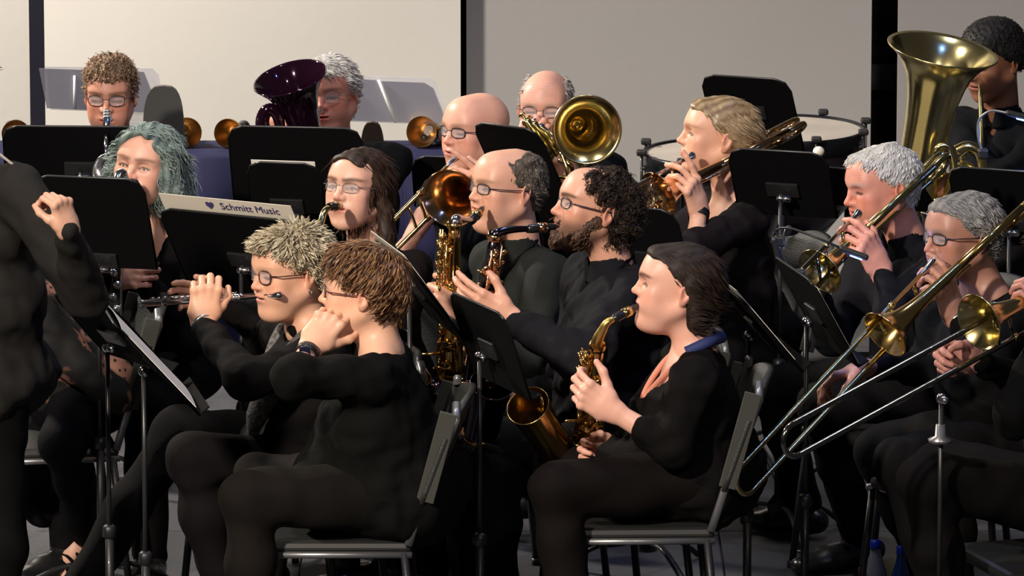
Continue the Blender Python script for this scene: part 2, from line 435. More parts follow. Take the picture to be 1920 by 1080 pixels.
def shoe_field(ankle, toe_dir, h=.006, L=.20):
    a = Vector(ankle); td = Vector((toe_dir[0], toe_dir[1], 0)).normalized(); z = a.z-.045
    b = Vector((a.x, a.y, 0)); f = Field(np.array(b)-.28, np.array(b)+np.array([.28, .28, .25]), h)
    heel = b-td*.045+V(0, 0, .034+z-.035); toe = b+td*L+V(0, 0, .026); side = td.cross(V(0, 0, 1))
    f.cap(heel+V(0, 0, .004), b+td*.10+V(0, 0, .036), .036, .038, k=.02, side=side, wide=1.05)
    f.cap(b+td*.08+V(0, 0, .034), toe, .036, .024, k=.03, side=side, wide=1.45)
    f.cap(a+V(0, 0, .02), b+td*.01+V(0, 0, .05), .042, .042, k=.03)
    f.half(b+V(0, 0, .004), (0, 0, -1)); return f

PEOPLE = {}
def person(label, head, yaw, pitch=0, roll=0, byaw=None, lean=.06, hf=.04, hipz=.55, sz=1.0, sw=.165, fat=0.0, fo=None, arms=None,
           knees=None, ankles=None, legs=True, shoes=True, top=(.012, .011, .011), topm=None, trouser=(.010, .009, .010), neck='crew', hair=None,
           glasses=None, sleeve=(1, 1), beard=None, collar=None, extra=None, hipoff=(0, 0), nl=.168, bust=0, cut=None, seated=True, nr=.052, hem=.0, headless=False, loose=0.0, group=None, wr=.0045):
    fo = dict(fo or {}); byaw = yaw if byaw is None else byaw; Fb = F(byaw); Rb = V(Fb.y, -Fb.x, 0); Z = V(0, 0, 1)
    Hc = P(*head); M = head_matrix(yaw, pitch, roll); Fh = F(yaw); skin = fo.get('skin', (.62, .36, .26))
    nb = Hc-Fh*hf-Z*nl
    hip = V(nb.x, nb.y, 0)-Fb*lean+V(hipoff[0], hipoff[1], hipz)
    T = (nb-hip).normalized(); Fn = (Fb-T*Fb.dot(T)).normalized()
    shR, shL = nb-T*.05+Rb*sw, nb-T*.05-Rb*sw
    base = V(hip.x, hip.y, 0)
    sk = mat('skin', (.6, .36, .26), rough=.42, attr=True, sss=.12, bump=.08, bscale=260, spec=.45)
    # --- skin: head, neck and upper chest as one surface, then the fore-arms and hands
    V_, Q_, C_ = [], [], []; nv = 0
    iM = M.transposed()
    tl = lambda p: iM @ (Vector(p)-Hc)
    if not headless:
        wide = neck in ('v', 'scoop')
        lo, hi = np.array([-.105, -.135, -.16]), np.array([.105, .13, .145])
        nbl = tl(nb); A = [np.array(nbl)-(.17 if wide else .075), np.array(nbl)+(.17 if wide else .075)]
        lo2 = np.minimum(lo, A[0]); hi2 = np.maximum(hi, np.minimum(A[1], [.2, .2, .14]))
        f = Field(lo2, hi2, .0032); head_prims(f, fo)
        f.cap((0, .022, -.045), nbl+iM@(T*.0), nr, nr*1.08, k=.03)
        if neck in ('v', 'scoop'):
            f.cap(tl(nb-T*.045+Rb*.07), tl(nb-T*.045-Rb*.07), .042, .042, k=.05)
            c = nb-T*.13+Fn*.022; R = np.array(iM)@np.array(Matrix((Rb, Fn, T)).transposed()); f.ell(tl(c), (.115, .080, .12), k=.05, R=R)
        elif neck == 'crew': f.cap(tl(nb+Rb*.05-T*.01), tl(nb-Rb*.05-T*.01), .045, .045, k=.04)
        v, q = f.mesh(); v = relax(v, q, 1, .25); c = face_color(v, fo)
        HF = f; w = v@np.array(M).T+np.array(Hc); V_.append(w); Q_.append(q+nv); C_.append(c); nv += len(w)
    arms = arms or {}; EL = {}
    for side in ('R', 'L'):
        a = arms.get(side); sgn = 1 if side == 'R' else -1; sh = shR if side == 'R' else shL
        if a is None:
            a = dict(w=hip+Fb*.22+Rb*sgn*.12+Z*.10, d=Fb-Rb*sgn*.4, n=-Z, curl=.35)
        W = a['w'] if isinstance(a['w'], Vector) else P(*a['w'])
        sh = sh+(W-sh).normalized()*.03
        E = P(*a['e']) if 'e' in a else ik(sh, W, .285*sz, .25*sz, a.get('pole', -Z*1.0+Rb*sgn*.45-Fb*.25))
        EL[side] = (sh, E, W)
        if a.get('show', True):
            f, tips, kn = hand_field(W, a['d'], a['n'], side == 'R', a.get('curl', .8), elbow=E, thumb=a.get('thumb', .6), scale=a.get('s', 1.0), spread=a.get('spread', 1), fr=a.get('fr', .026))
            v, q = f.mesh(); v = relax(v, q, 1, .3); c = np.tile(np.array(skin), (len(v), 1)); red = np.array(skin)*[.97, .62, .55]
            for t in tips: g = .5*gs(v, t, (.009,)*3)[:, None]; c = c*(1-g)+red*g
            for t in kn: g = .35*gs(v, t, (.008,)*3)[:, None]; c = c*(1-g)+red*g
            V_.append(v); Q_.append(q+nv); C_.append(c); nv += len(v)
    # the body under the clothes, joining head, arms and legs
    K_ = {}
    for i, side in enumerate(('R', 'L')):
        s = 1 if side == 'R' else -1
        k = knees[i] if knees and knees[i] is not None else None; a = ankles[i] if ankles and ankles[i] is not None else None
        k = (P(*k) if isinstance(k, tuple) else k) if k is not None else (hip+Fb*.43*sz+Rb*s*.13+Z*(.51-hipz) if seated else hip-Z*.42+Rb*s*.10+Fb*.02)
        a = (P(*a) if isinstance(a, tuple) else a) if a is not None else V(k.x, k.y, .085)-Fb*(.02 if seated else .03)
        K_[side] = (k, a)
    pts = [hip, nb, shR, shL]+[q for s in EL.values() for q in s]+[q for s in K_.values() for q in s]; A = np.array([list(q) for q in pts])
    f = Field(A.min(0)-.1, A.max(0)+.1, .014)
    f.chain([hip, lerp(hip, nb, .5), nb], [.075, .07, .040], k=.03); f.cap(shR, shL, .032, .032, k=.03)
    for i, side in enumerate(('R', 'L')):
        s = 1 if side == 'R' else -1; f.chain(EL[side], [.034, .030, .021], k=.02); f.chain([hip+Rb*s*.07, K_[side][0], K_[side][1]], [.06, .045, .032], k=.03)
    v, q = f.mesh(); V_.append(v); Q_.append(q+nv); C_.append(np.tile(np.array(skin), (len(v), 1))); nv += len(v)
    root = obj_np('person', np.concatenate(V_), np.concatenate(Q_), sk, None, base, cols=np.concatenate(C_), label=label, cat='person', group=group)
    # --- clothes
    top = tuple(x*.30 for x in top); trouser = tuple(x*.36 for x in trouser)
    tm = topm or mat('cloth_%d_%d_%d' % tuple(int(x*10000) for x in top), top, rough=.8, spec=.12, bump=.35, bscale=420, var=.25, vscale=5)
    pm = mat('cloth_%d_%d_%d' % tuple(int(x*10000) for x in trouser), trouser, rough=.8, spec=.12, bump=.3, bscale=420, var=.25, vscale=5)
    L = loose; pts = [hip, nb, shR, shL]+[p for s in EL.values() for p in s[:2]]+[s[1]+(s[2]-s[1])*min(1, sleeve[i]) for i, s in enumerate((EL['R'], EL['L']))]
    A = np.array([list(p) for p in pts]); f = Field(A.min(0)-.24-fat*.06-L, A.max(0)+np.array([.24+fat*.06, .24+fat*.06, .09]), .0085)
    R = np.array(Matrix((Rb, Fn, T)).transposed())
    f.ell(nb-T*.165+Fn*.012, (sw-.012+fat*.03, .105+fat*.025, .165), R=R, k=.05)
    f.ell(lerp(hip, nb, .38)+Fn*(.02+fat*.03), (sw-.035+fat*.055+L, .105+fat*.055+L, .17), R=R, k=.07)
    f.ell(hip+Z*.03, (sw-.01+fat*.04+L, .125+fat*.03+L, .115+hem), k=.07)
    if hem: f.cap(hip-Fb*.03-Z*.02, hip+Fb*.17-Z*.0, .13+L, .10+L, k=.06, side=Rb, wide=1.5)
    if bust:
        for s in (-1, 1): f.ell(nb-T*.21+Rb*s*.07+Fn*.085, (.062*bust, .055*bust, .062*bust), k=.05)
    for s in (-1, 1): f.cap(nb-T*.035+Rb*s*.03-Fn*.01, nb-T*.048+Rb*s*(sw-.02), .046, .050+fat*.006, k=.05)
    for i, side in enumerate(('R', 'L')):
        sh, E, W = EL[side]; w2 = E+(W-E)*max(sleeve[i], .02); af = 1+fat*.22
        f.cap(sh, E, .055*af, .046*af, k=.04); f.cap(E, w2, .045*af+L*.1, lerp(.043*af, .034, min(1, sleeve[i]))+L*.12, k=.03)
    dn = -Fn*.55+Z*.4
    f.wrinkle(wr, 38, seed=int(abs(head[0]))); f.wrinkle(wr*.6, 75, seed=int(abs(head[1]))+5)
    if not headless:
        up = nb+(Hc-nb).normalized()*.02
        if neck == 'crew': f.ell(nb+Fb*.018+Z*.028, (.082, .078, .052), k=.008, sub=True); f.cap(nb-Z*.06, Hc, .056, .054, k=.006, sub=True)
        elif neck == 'scoop':
            f.ell(nb+Fn*.10-T*.05, (.095, .115, .095), R=R, k=.008, sub=True); f.cap(nb-Z*.03, Hc, .064, .06, k=.006, sub=True)
        elif neck == 'v':
            f.cap(nb+Fn*.09-T*.005, nb+Fn*.10-T*.17, .060, .006, k=.006, side=Fn, wide=1.5, sub=True); f.cap(nb-Z*.02, Hc, .064, .06, k=.006, sub=True)
        elif neck == 'shirt':
            f.cap(nb-Z*.03, Hc, .057, .056, k=.006, sub=True)
            f.cap(nb+Fn*.07+T*.02, nb+Fn*.09-T*.09, .034, .004, k=.004, side=Fn, wide=1.4, sub=True)
    if cut: cut(f, locals())
    v, q = f.mesh(); v = relax(v, q, 1, .4)
    cl = obj_np('jacket' if topm or neck == 'jacket' else 'shirt', v, q, tm, root)
    if neck == 'shirt' and not headless:
        c = Field(np.array(nb)-.13, np.array(nb)+.15, .004); ax = (Hc-Fh*.01-nb).normalized()
        c.cap(nb-ax*.02+Fn*.01, nb+ax*.048+Fn*.006, .077, .064, k=.01); c.cap(nb-ax*.1, nb+ax*.15, .070, .058, k=.004, sub=True)
        c.half(nb+ax*.040, ax); c.half(nb-ax*.022, -ax)
        c.cap(nb+Fn*.07+ax*.06, nb+Fn*.085-ax*.05, .026, .004, k=.003, sub=True)
        v, q = c.mesh(); obj_np('collar', v, q, tm, root)
    if legs:
        KN, AN = {}, {}
        for i, side in enumerate(('R', 'L')):
            s = 1 if side == 'R' else -1
            k = knees[i] if knees and knees[i] is not None else None; a = ankles[i] if ankles and ankles[i] is not None else None
            KN[side] = (P(*k) if isinstance(k, tuple) else k) if k is not None else (hip+Fb*.43*sz+Rb*s*.13+Z*(.51-hipz) if seated else hip-Z*.42+Rb*s*.10+Fb*.02)
            AN[side] = (P(*a) if isinstance(a, tuple) else a) if a is not None else V(KN[side].x, KN[side].y, .085)-Fb*(.02 if seated else .03)
        pts = [hip]+list(KN.values())+list(AN.values()); A = np.array([list(p) for p in pts]); A0 = A.min(0)-.2; A0[2] = max(A0[2], .02)
        f = Field(A0, A.max(0)+.17+fat*.03, .0095)
        f.ell(hip-Z*.01, (.168+fat*.035, .135+fat*.03, .105), k=.06)
        for side in ('R', 'L'):
            s = 1 if side == 'R' else -1; h0 = hip+Rb*s*.085
            f.cap(h0, KN[side], .088+fat*.018, .066+fat*.006, k=.05); f.cap(KN[side], lerp(KN[side], AN[side], .4), .064, .060, k=.03)
            f.cap(lerp(KN[side], AN[side], .4), AN[side]+Z*.0, .060, .050, k=.03)
        f.wrinkle(.005, 34, seed=abs(int(head[0]))+9); v, q = f.mesh(); v = relax(v, q, 1, .4); obj_np('trousers', v, q, pm, root)
        if shoes:
            for side in ('R', 'L'):
                kf = (KN[side]-hip); td = V(kf.x, kf.y, 0).normalized() if seated else Fb
                g = shoe_field(AN[side], td); v, q = g.mesh(); obj_np('shoe', v, q, mat('shoe_leather', (.012, .012, .013), rough=.3, coat=.3), root)
        PEOPLE[label+'legs'] = (KN, AN)
    ctx = dict(root=root, M=M, Hc=Hc, nb=nb, hip=hip, Fb=Fb, Rb=Rb, T=T, Fn=Fn, EL=EL, fo=fo, head=head, base=base, shR=shR, shL=shL)
    PEOPLE[label] = ctx
    if hair and not headless: make_hair(ctx, HF, **hair)
    if beard: make_hair(ctx, HF, **beard)
    if glasses: make_glasses(ctx, **glasses)
    if not headless and fo.get('eyes', True): make_eyes(ctx)
    return ctx

def make_eyes(c):
    M, Hc = c['M'], c['Hc']; g = G(); irs = G(); op = c['fo'].get('open', 0)
    for s in (-1, 1):
        if op:
            g.ball(Hc+M@V(s*.033, -.0815, -.0035), (.0108, .0090, .0036 if op < 1 else .0052), 12, M)
            irs.ball(Hc+M@V(s*.033+c['fo'].get('gaze', 0), -.0865, -.0042), (.0045, .0046, .0034), 10, M)
    if op:
        g.build('eye_white', mat('eye_white', (.62, .56, .52), rough=.25), c['root']); irs.build('iris', mat('iris', (.04, .03, .025), rough=.2), c['root'])

def make_glasses(c, col=(.02, .02, .02), w=.0235, h=.0165, wire=.0011, rimless=False, tint=.12, y=-.1035, z=-.001, metal=0.0, lens=True):
    M, Hc = c['M'], c['Hc']; R = lambda x, yy, zz: Hc+M@V(x, yy, zz); hw = c['fo'].get('w', 1)
    fr = G(); le = G()
    for s in (-1, 1):
        loop = []
        for k in range(20):
            a = 2*math.pi*k/20; ex = 2/2.9; cx, sz_ = math.cos(a), math.sin(a)
            loop.append((s*.0325+w*math.copysign(abs(cx)**ex, cx), h*math.copysign(abs(sz_)**ex, sz_)))
        pts = [R(x, y+abs(x)**2*4.2, z+zz) for x, zz in loop]
        fr.tube(pts+[pts[0], pts[1]], wire if not rimless else wire*.6, 6, False)
        if lens: le.slab([R(x*.99, y+abs(x)**2*4.2, z+zz) for x, zz in loop], M@V(0, .0012, 0), True)
        fr.tube([R(s*(.0325+w), y+.0135, z+.005), R(s*.0765*hw, -.075, z+.006), R(s*.083*hw, -.02, z+.004), R(s*.083*hw, .018, z+.004), R(s*.082*hw, .030, z-.018)], wire, 6)
    fr.tube([R(-.0095, y+.001, z+.003), R(0, y-.003, z+.006), R(.0095, y+.001, z+.003)], wire, 6)
    go = fr.build('glasses', mat('glasses_%d_%d' % (int(col[0]*100), int(metal*10)), col, rough=.3, metal=metal), c['root'])
    if lens: le.build('lens', mat('lens', (.75, .8, .9), rough=.03, alpha=.10, spec=.8), go)

def make_hair(c, HF, name='hair', prims=(), mask=None, subs=(), thick=.010, c1=(.05, .03, .02), c2=(.12, .08, .05), flow=None, n=900, ln=.03, lift=.004, curl=0.0,
              noise=.003, nf=120, h=.0042, width=.0011, lo=(-.11, -.13, -.13), hi=(.11, .14, .15), base_shell=True, seed=1, part=None, rough=.58, droop=0.0, shade=.7, edge=.6, guard=.055):
    """hair in the head's own frame; mask(X,Y,Z) > 0 cuts away"""
    M, Hc = c['M'], c['Hc']; w = c['fo'].get('w', 1); rs = np.random.RandomState(seed); f = Field(lo, hi, h)
    if base_shell:
        t = thick
        f.ell((0, .014, .030), (.0755*w+t, .096+t, .080+t), k=.02); f.ell((0, -.028, -.022), (.058*w+t*.8, .062+t*.6, .088+t), k=.03)
        f.ell((0, .03, -.02), (.058*w+t, .062+t, .07+t), k=.03)
        f.ell((0, -.070, .055), (.045*w+t*.6, .026+t*.6, .035+t*.6), k=.04)
    if mask:
        X, Y, Z = f.ax[0][:, None, None], f.ax[1][None, :, None], f.ax[2][None, None, :]
        d = mask(X, Y, Z)+X*0+Y*0+Z*0; k = .020; hh = np.maximum(k-np.abs(f.D-d), 0)/k; f.D = (np.maximum(f.D, d)+hh*hh*k*.25).astype(np.float32)
    for p in prims:
        if len(p) == 2 or p[0] == 'e': f.ell(p[1], p[2], k=p[3] if len(p) > 3 else .015)
        else: f.cap(p[1], p[2], p[3], p[4], k=p[5] if len(p) > 5 else .012)
    for p in subs:
        if p[0] == 'e': f.ell(p[1], p[2], k=.018, sub=True)
        else: f.cap(p[1], p[2], p[3], p[4], k=.006, sub=True)
    if part: f.cap(part[0], part[1], part[2], part[2], k=.004, sub=True)
    f.wrinkle(noise, nf, seed=seed); v, q = f.mesh(); v = relax(v, q, 1, .3); nrm = f.sample(v)
    c1 = np.array(c1); c2 = np.array(c2)
    tt = .5+.5*np.sin(v[:, 0]*210+v[:, 1]*90+np.sin(v[:, 2]*40)*2); col = c1*(1-tt[:, None]*.5)+c2*tt[:, None]*.5; col *= shade
    if flow is None: flow = lambda p: np.stack([p[:, 0]*2, p[:, 1]*1.5-.02, -np.abs(p[:, 2])-.03], 1)
    out_v = [v]; out_q = [q]; out_c = [col]; nv = len(v)
    if n:
        pick = rs.randint(0, len(v), n); p0 = v[pick]; nn = nrm[pick]; S = 5
        fl = flow(p0)+rs.normal(size=(n, 3))*.006; fl = fl/(np.linalg.norm(fl, axis=1, keepdims=True)+1e-9)
        fl = fl-nn*(fl*nn).sum(1, keepdims=True)*.85; fl = fl/(np.linalg.norm(fl, axis=1, keepdims=True)+1e-9)
        L = ln*rs.uniform(.6, 1.3, n)[:, None]*(1-edge*np.clip((np.abs(p0[:, 0])-.045)/.03, 0, 1)*np.clip((.05-p0[:, 2])/.04, 0, 1)*(p0[:, 1] < .05))[:, None]; side = np.cross(fl, nn); lf = (lift*rs.uniform(.2, 1.6, n))[:, None]; ph = rs.uniform(0, 6.28, n)[:, None]
        P_ = []
        for s in range(S):
            t = s/(S-1); q_ = p0-nn*.001+fl*L*t+nn*lf*(t*1.6-.9*t*t if lift > 0 else 0)*2+V_np(0, 0, -droop)*t*t*L
            if curl: q_ = q_+(side*np.sin(ph+t*7)+nn*np.cos(ph+t*7)*.7)*curl
            P_.append(q_)
        al = np.stack(P_, 1); bad = ((al[:, :, 1] < -.045) & (np.abs(al[:, :, 0]) < .056) & (al[:, :, 2] < guard)).any(1)
        if name != 'hair': bad[:] = False
        P_ = [q_[~bad] for q_ in P_]; side = side[~bad]; nn = nn[~bad]; n = int((~bad).sum())
        cc = c1+(c2-c1)*rs.uniform(0, 1, n)[:, None]**1.2
        vs = np.zeros((n, S, 3, 3)); e2 = nn
        for s in range(S):
            r = width*(1, 1.1, 1, .75, .15)[s]
            for k in range(3):
                a = 2*math.pi*k/3; vs[:, s, k] = P_[s]+side*r*1.6*math.cos(a)+e2*r*math.sin(a)
        base = nv+np.arange(n)[:, None, None]*S*3; qs = []
        for s in range(S-1):
            for k in range(3):
                k2 = (k+1) % 3; qs.append(np.stack([base[:, 0, 0]+s*3+k, base[:, 0, 0]+s*3+k2, base[:, 0, 0]+(s+1)*3+k2, base[:, 0, 0]+(s+1)*3+k], 1))
        out_v.append(vs.reshape(-1, 3)); out_q.append(np.concatenate(qs)); out_c.append(np.repeat(cc, S*3, axis=0))
    w = np.concatenate(out_v)@np.array(M).T+np.array(Hc)
    return obj_np(name, w, np.concatenate(out_q), mat('hair_%d' % int(rough*100), (.1, .1, .1), rough=rough, attr=True, spec=.35), c['root'], cols=np.concatenate(out_c))
def V_np(*a): return np.array(a, float)[None, :]
def hairline(front=.068, temple=.02, side=-.008, nape=-.065, recede=0.0):
    ys = [-.14, -.075, -.045, -.022, .006, .034, .06, .14]; zs = [front, front-.012, temple+.012, temple-.012, side+.004, -.022, nape, nape-.01]
    def m(X, Y, Z):
        z = np.interp(Y.ravel(), ys, zs).reshape(Y.shape).astype(np.float32)
        if recede: z = z+recede*np.exp(-((np.abs(X)-.035)/.018)**2)*(Y < -.0)
        return (z-Z)*.8
    return m
# ------------------------------------------------------------------ props
def brass(c=(.80, .55, .20), r=.16, nm='brass'): return mat(nm, c, rough=r, metal=1.0, bump=.02, bscale=40)
BRASS = brass(); GOLD = brass((.70, .44, .22), .16, 'rose_brass'); SILVER = brass((.80, .80, .84), .14, 'silver'); LACQ = brass((.72, .60, .28), .18, 'pale_brass')
DARKLAQ = mat('black_nickel', (.10, .09, .12), rough=.16, metal=1.0); EBON = mat('black_hard_rubber', (.012, .012, .014), rough=.22, coat=.3)
PURPLE = mat('purple_lacquer', (.022, .004, .016), rough=.08, metal=.6, coat=1.0)
BLACKM = mat('black_steel', (.012, .012, .013), rough=.42, metal=.0, coat=.15, bump=.1, bscale=300)
BLACKS = mat('black_desk', (.004, .004, .0045), rough=.8, bump=.1, bscale=400, spec=.06)
CHROME = mat('chrome', (.75, .75, .78), rough=.15, metal=1.0); DSTEEL = mat('dark_steel', (.05, .05, .052), rough=.35, metal=.6); STEEL = mat('dull_steel', (.30, .30, .31), rough=.35, metal=.8)
PAPER = mat('paper', (.80, .76, .68), rough=.8); SLIDE = brass((.34, .32, .27), .13, 'slide_metal'); CREAM = mat('cream_card', (.72, .66, .55), rough=.75)
GREYP = mat('grey_plastic', (.026, .027, .026), rough=.5, bump=.2, bscale=200)

def stand(u, v, Y, a, t=30, label='', W=.50, H=.34, dk=.0, low=.09, base=True, group='black music stands among the players', pole=True, desk=True, col=None, lip=True, roll=0, corner=None):
    """music stand whose clamp knob is seen at pixel (u, v); a = the way its player faces, t = tilt of the desk from upright"""
    K = P(u, v, Y); Fa = F(a); Ra = V(Fa.y, -Fa.x, 0); t = math.radians(t); U = V(0, 0, 1)*math.cos(t)+Fa*math.sin(t); N = V(0, 0, 1)*math.sin(t)-Fa*math.cos(t)
    if roll: q = Matrix.Rotation(math.radians(roll), 3, N); U = q@U; Ra = q@Ra
    if corner: K = P(*corner)+Ra*W/2-U*(H-low)-N*.035
    r = thing('music_stand', label, 'music stand', V(K.x, K.y, 0), group)
    C = K+N*.035+U*(H/2-low)
    if desk:
        c = .045; o = [(-W/2, -H/2), (W/2, -H/2), (W/2, H/2-c), (W/2-c*.3, H/2-c*.3), (W/2-c, H/2), (-W/2+c, H/2), (-W/2+c*.3, H/2-c*.3), (-W/2, H/2-c)]
        g = G(); g.slab([C+Ra*x+U*y for x, y in o], N*.004)
        g.tube([C+Ra*(-W/2)+U*(-H/2)]+[C+Ra*x+U*y for x, y in (o[7], o[6], o[5], o[4], o[3], o[2])]+[C+Ra*(W/2)+U*(-H/2)], .0035, 6)
        g.build('desk', col or BLACKS, r)
        G().tube([C+Ra*x+U*y for x, y in (o[6], o[5], o[4], o[3])], .0036, 6).build('rim', DSTEEL, r)
        if lip: G().box(C-U*(H/2)+N*.016, (W, .004, .034), Matrix((Ra, U, N)).transposed()).build('lip', BLACKS, r)
        G().box(C-N*.007-U*(H/2-low-.01), (.10, .05, .010), Matrix((Ra, U, N)).transposed(), .003).build('bracket', BLACKM, r)
    g = G(); g.ball(K, .0145, 12); g.lathe([(0, .010), (.03, .010), (.033, .0)], K, -Ra, 10); g.build('clamp_knob', CHROME, r)
    if pole:
        z1 = max(K.z-.50, .38)
        G().tube([K-V(0, 0, .01), V(K.x, K.y, z1)], .0062, 10).build('inner_pole', DSTEEL, r)
        G().tube([V(K.x, K.y, z1+.01), V(K.x, K.y, .10)], .0118, 12).build('outer_pole', BLACKM, r)
        G().lathe([(0, .012), (.004, .019), (.03, .018), (.036, .011)], V(K.x, K.y, z1-.01), (0, 0, 1), 14, True).build('collar', BLACKM, r)
        if base:
            G().lathe([(0, .0), (.0, .03), (.03, .034), (.05, .02), (.06, .0118)], V(K.x, K.y, .075), (0, 0, 1), 14).build('hub', BLACKM, r)
            for k in range(3):
                an = math.radians(a+25+120*k); d = V(math.cos(an), math.sin(an), 0)
                G().tube(spline([V(K.x, K.y, .10)+d*.02, V(K.x, K.y, .10)+d*.10, V(K.x, K.y, .055)+d*.20, V(K.x, K.y, .012)+d*.27], 4), .011, 8, flat=(V(0, 0, 1), .6)).build('leg', BLACKM, r)
    return dict(root=r, C=C, U=U, N=N, R=Ra, W=W, H=H, K=K)

def sheet(st, label, x=0, y=0, w=.23, h=.30, n=1, mt=None, tilt=0, lines=True, cat='sheet music', dz=.006, bend=.0):
    """paper lying on a desk"""
    C, U, N, R = st['C'], st['U'], st['N'], st['R']; c = C+R*x+U*y+N*dz; q = Matrix.Rotation(math.radians(tilt), 3, N); U2, R2 = q@U, q@R
    g = G(); m = 6; vs = []
    for i in range(m+1):
        s = i/m-.5; b = N*bend*(1-4*s*s)
        vs += [c+R2*(w*s)-U2*h/2+b, c+R2*(w*s)+U2*h/2+b]
    k = len(vs); vs2 = [p+N*.0015 for p in vs]
    fs = [(2*i, 2*i+1, 2*i+3, 2*i+2) for i in range(m)]+[(k+2*i, k+2*i+2, k+2*i+3, k+2*i+1) for i in range(m)]
    fs += [(2*i, 2*i+2, k+2*i+2, k+2*i) for i in range(m)]+[(2*i+1, k+2*i+1, k+2*i+3, 2*i+3) for i in range(m)]+[(0, k, k+1, 1), (2*m, 2*m+1, k+2*m+1, k+2*m)]
    g.add(vs+vs2, fs, False)
    o = g.build('sheet_music', mt or PAPER, None, c, label=label, cat=cat)
    if lines:
        for row in range(7):
            l = G()
            for s in range(5): l.box(c+U2*(h*.40-row*h*.12-s*.0035)+N*.0022, (w*.84, .0007, .0006), Matrix((R2, U2, N)).transposed())
            l.build('staff_line', mat('ink', (.05, .05, .06), rough=.8), o, kind='stuff')
    return o

def chair(x, y, a, label, group='stacking chairs of the players', back=.84, bw=.43, arms=False, seatz=.44):
    """stacking chair for a player facing a"""
    Fa = F(a); Ra = V(Fa.y, -Fa.x, 0); o = V(x, y, 0); r = thing('stacking_chair', label, 'chair', o, group); Z = V(0, 0, 1)
    R3 = Matrix((Ra, Fa, Z)).transposed()
    G().box(o+Z*(seatz-.02)+Fa*.0, (.40, .42, .035), R3, .015).build('seat', mat('seat_plastic', (.014, .014, .014), rough=.5), r)
    # back shell: rounded slab, curved across
    vs = []; nx, nz = 12, 8; z0 = seatz+.10; hb = back-z0
    for side in (0, 1):
        for j in range(nz+1):
            t = j/nz; wz = bw/2*(1 if t < .65 else math.sqrt(max(1-((t-.65)/.35)**2*.55, 0))); zz = z0+hb*t
            for i in range(nx+1):
                s = i/nx*2-1; dep = -.225-.10*t+.035*(1-s*s)*-1
                vs.append(o+Ra*(wz*s)+Fa*(dep-(.016 if side else 0))+Z*(zz-(.03*abs(s)**3 if t == 1 else 0)))
    n = (nx+1)*(nz+1); fs = []
    for j in range(nz):
        for i in range(nx):
            k = j*(nx+1)+i; fs += [(k, k+1, k+nx+2, k+nx+1), (n+k, n+k+nx+1, n+k+nx+2, n+k+1)]
    for j in range(nz):
        for i in (0, nx): k = j*(nx+1)+i; fs.append((k, k+nx+1, n+k+nx+1, n+k))
    for i in range(nx):
        for j in (0, nz): k = j*(nx+1)+i; fs.append((k, n+k, n+k+1, k+1))
    G().add(vs, fs).build('backrest', GREYP, r)
    FRAME = mat('grey_bar', (.065, .066, .058), rough=.45, metal=.3)
    for s in (-1, 1):
        p = o+Ra*s*.205
        G().tube([p+Z*(seatz-.01)-Fa*.20, p+Z*(seatz+.10)-Fa*.235, p+Z*(back-.05)-Fa*.325, p+Z*(back-.01)-Fa*.325-Ra*s*.03], [.011]*4, 8, flat=(Ra, .4)).build('back_post', STEEL, r)
        G().box(p+Z*(seatz+.10+hb*.46)-Fa*.275+Ra*s*.007, (.005, .046, hb*.9), R3@Matrix.Rotation(math.radians(-15), 3, 'X').transposed(), .002).build('side_bar', FRAME, r)
        G().tube([p+Z*(seatz-.035)-Fa*.21, p+Z*(seatz-.035)+Fa*.21], .009, 8).build('seat_rail', STEEL, r)
        for fr in (1, -1):
            G().tube([p+Z*(seatz-.03)+Fa*fr*.19, p+Z*.012+Fa*fr*.235+Ra*s*.01], .0105, 8).build('leg', BLACKM, r)
            G().lathe([(0, .014), (.02, .014)], p+Fa*fr*.235+Ra*s*.01, (0, 0, 1), 8, True).build('foot_cap', BLACKM, r)
    G().tube([o+Ra*.225+Z*(seatz-.05)+Fa*.15, o-Ra*.225+Z*(seatz-.05)+Fa*.15], .008, 8).build('cross_rail', STEEL, r)
    return r

def bell_profile(L, r0, r1, n=14, p=7.0, wall=.0012):
    """flaring bell from radius r0 to rim r1 over length L; outside then inside"""
    out = []
    for i in range(n+1):
        t = 1-(1-i/n)**1.7; out.append((L*t, r0+(r1-r0)*((.18*t+.82*t**p))))
    k = out[-1]; rim = [(L+.0015, r1+.0018), (L+.003, r1)]
    return out+rim+[(h, max(r-wall, .001)) for h, r in reversed(out)]

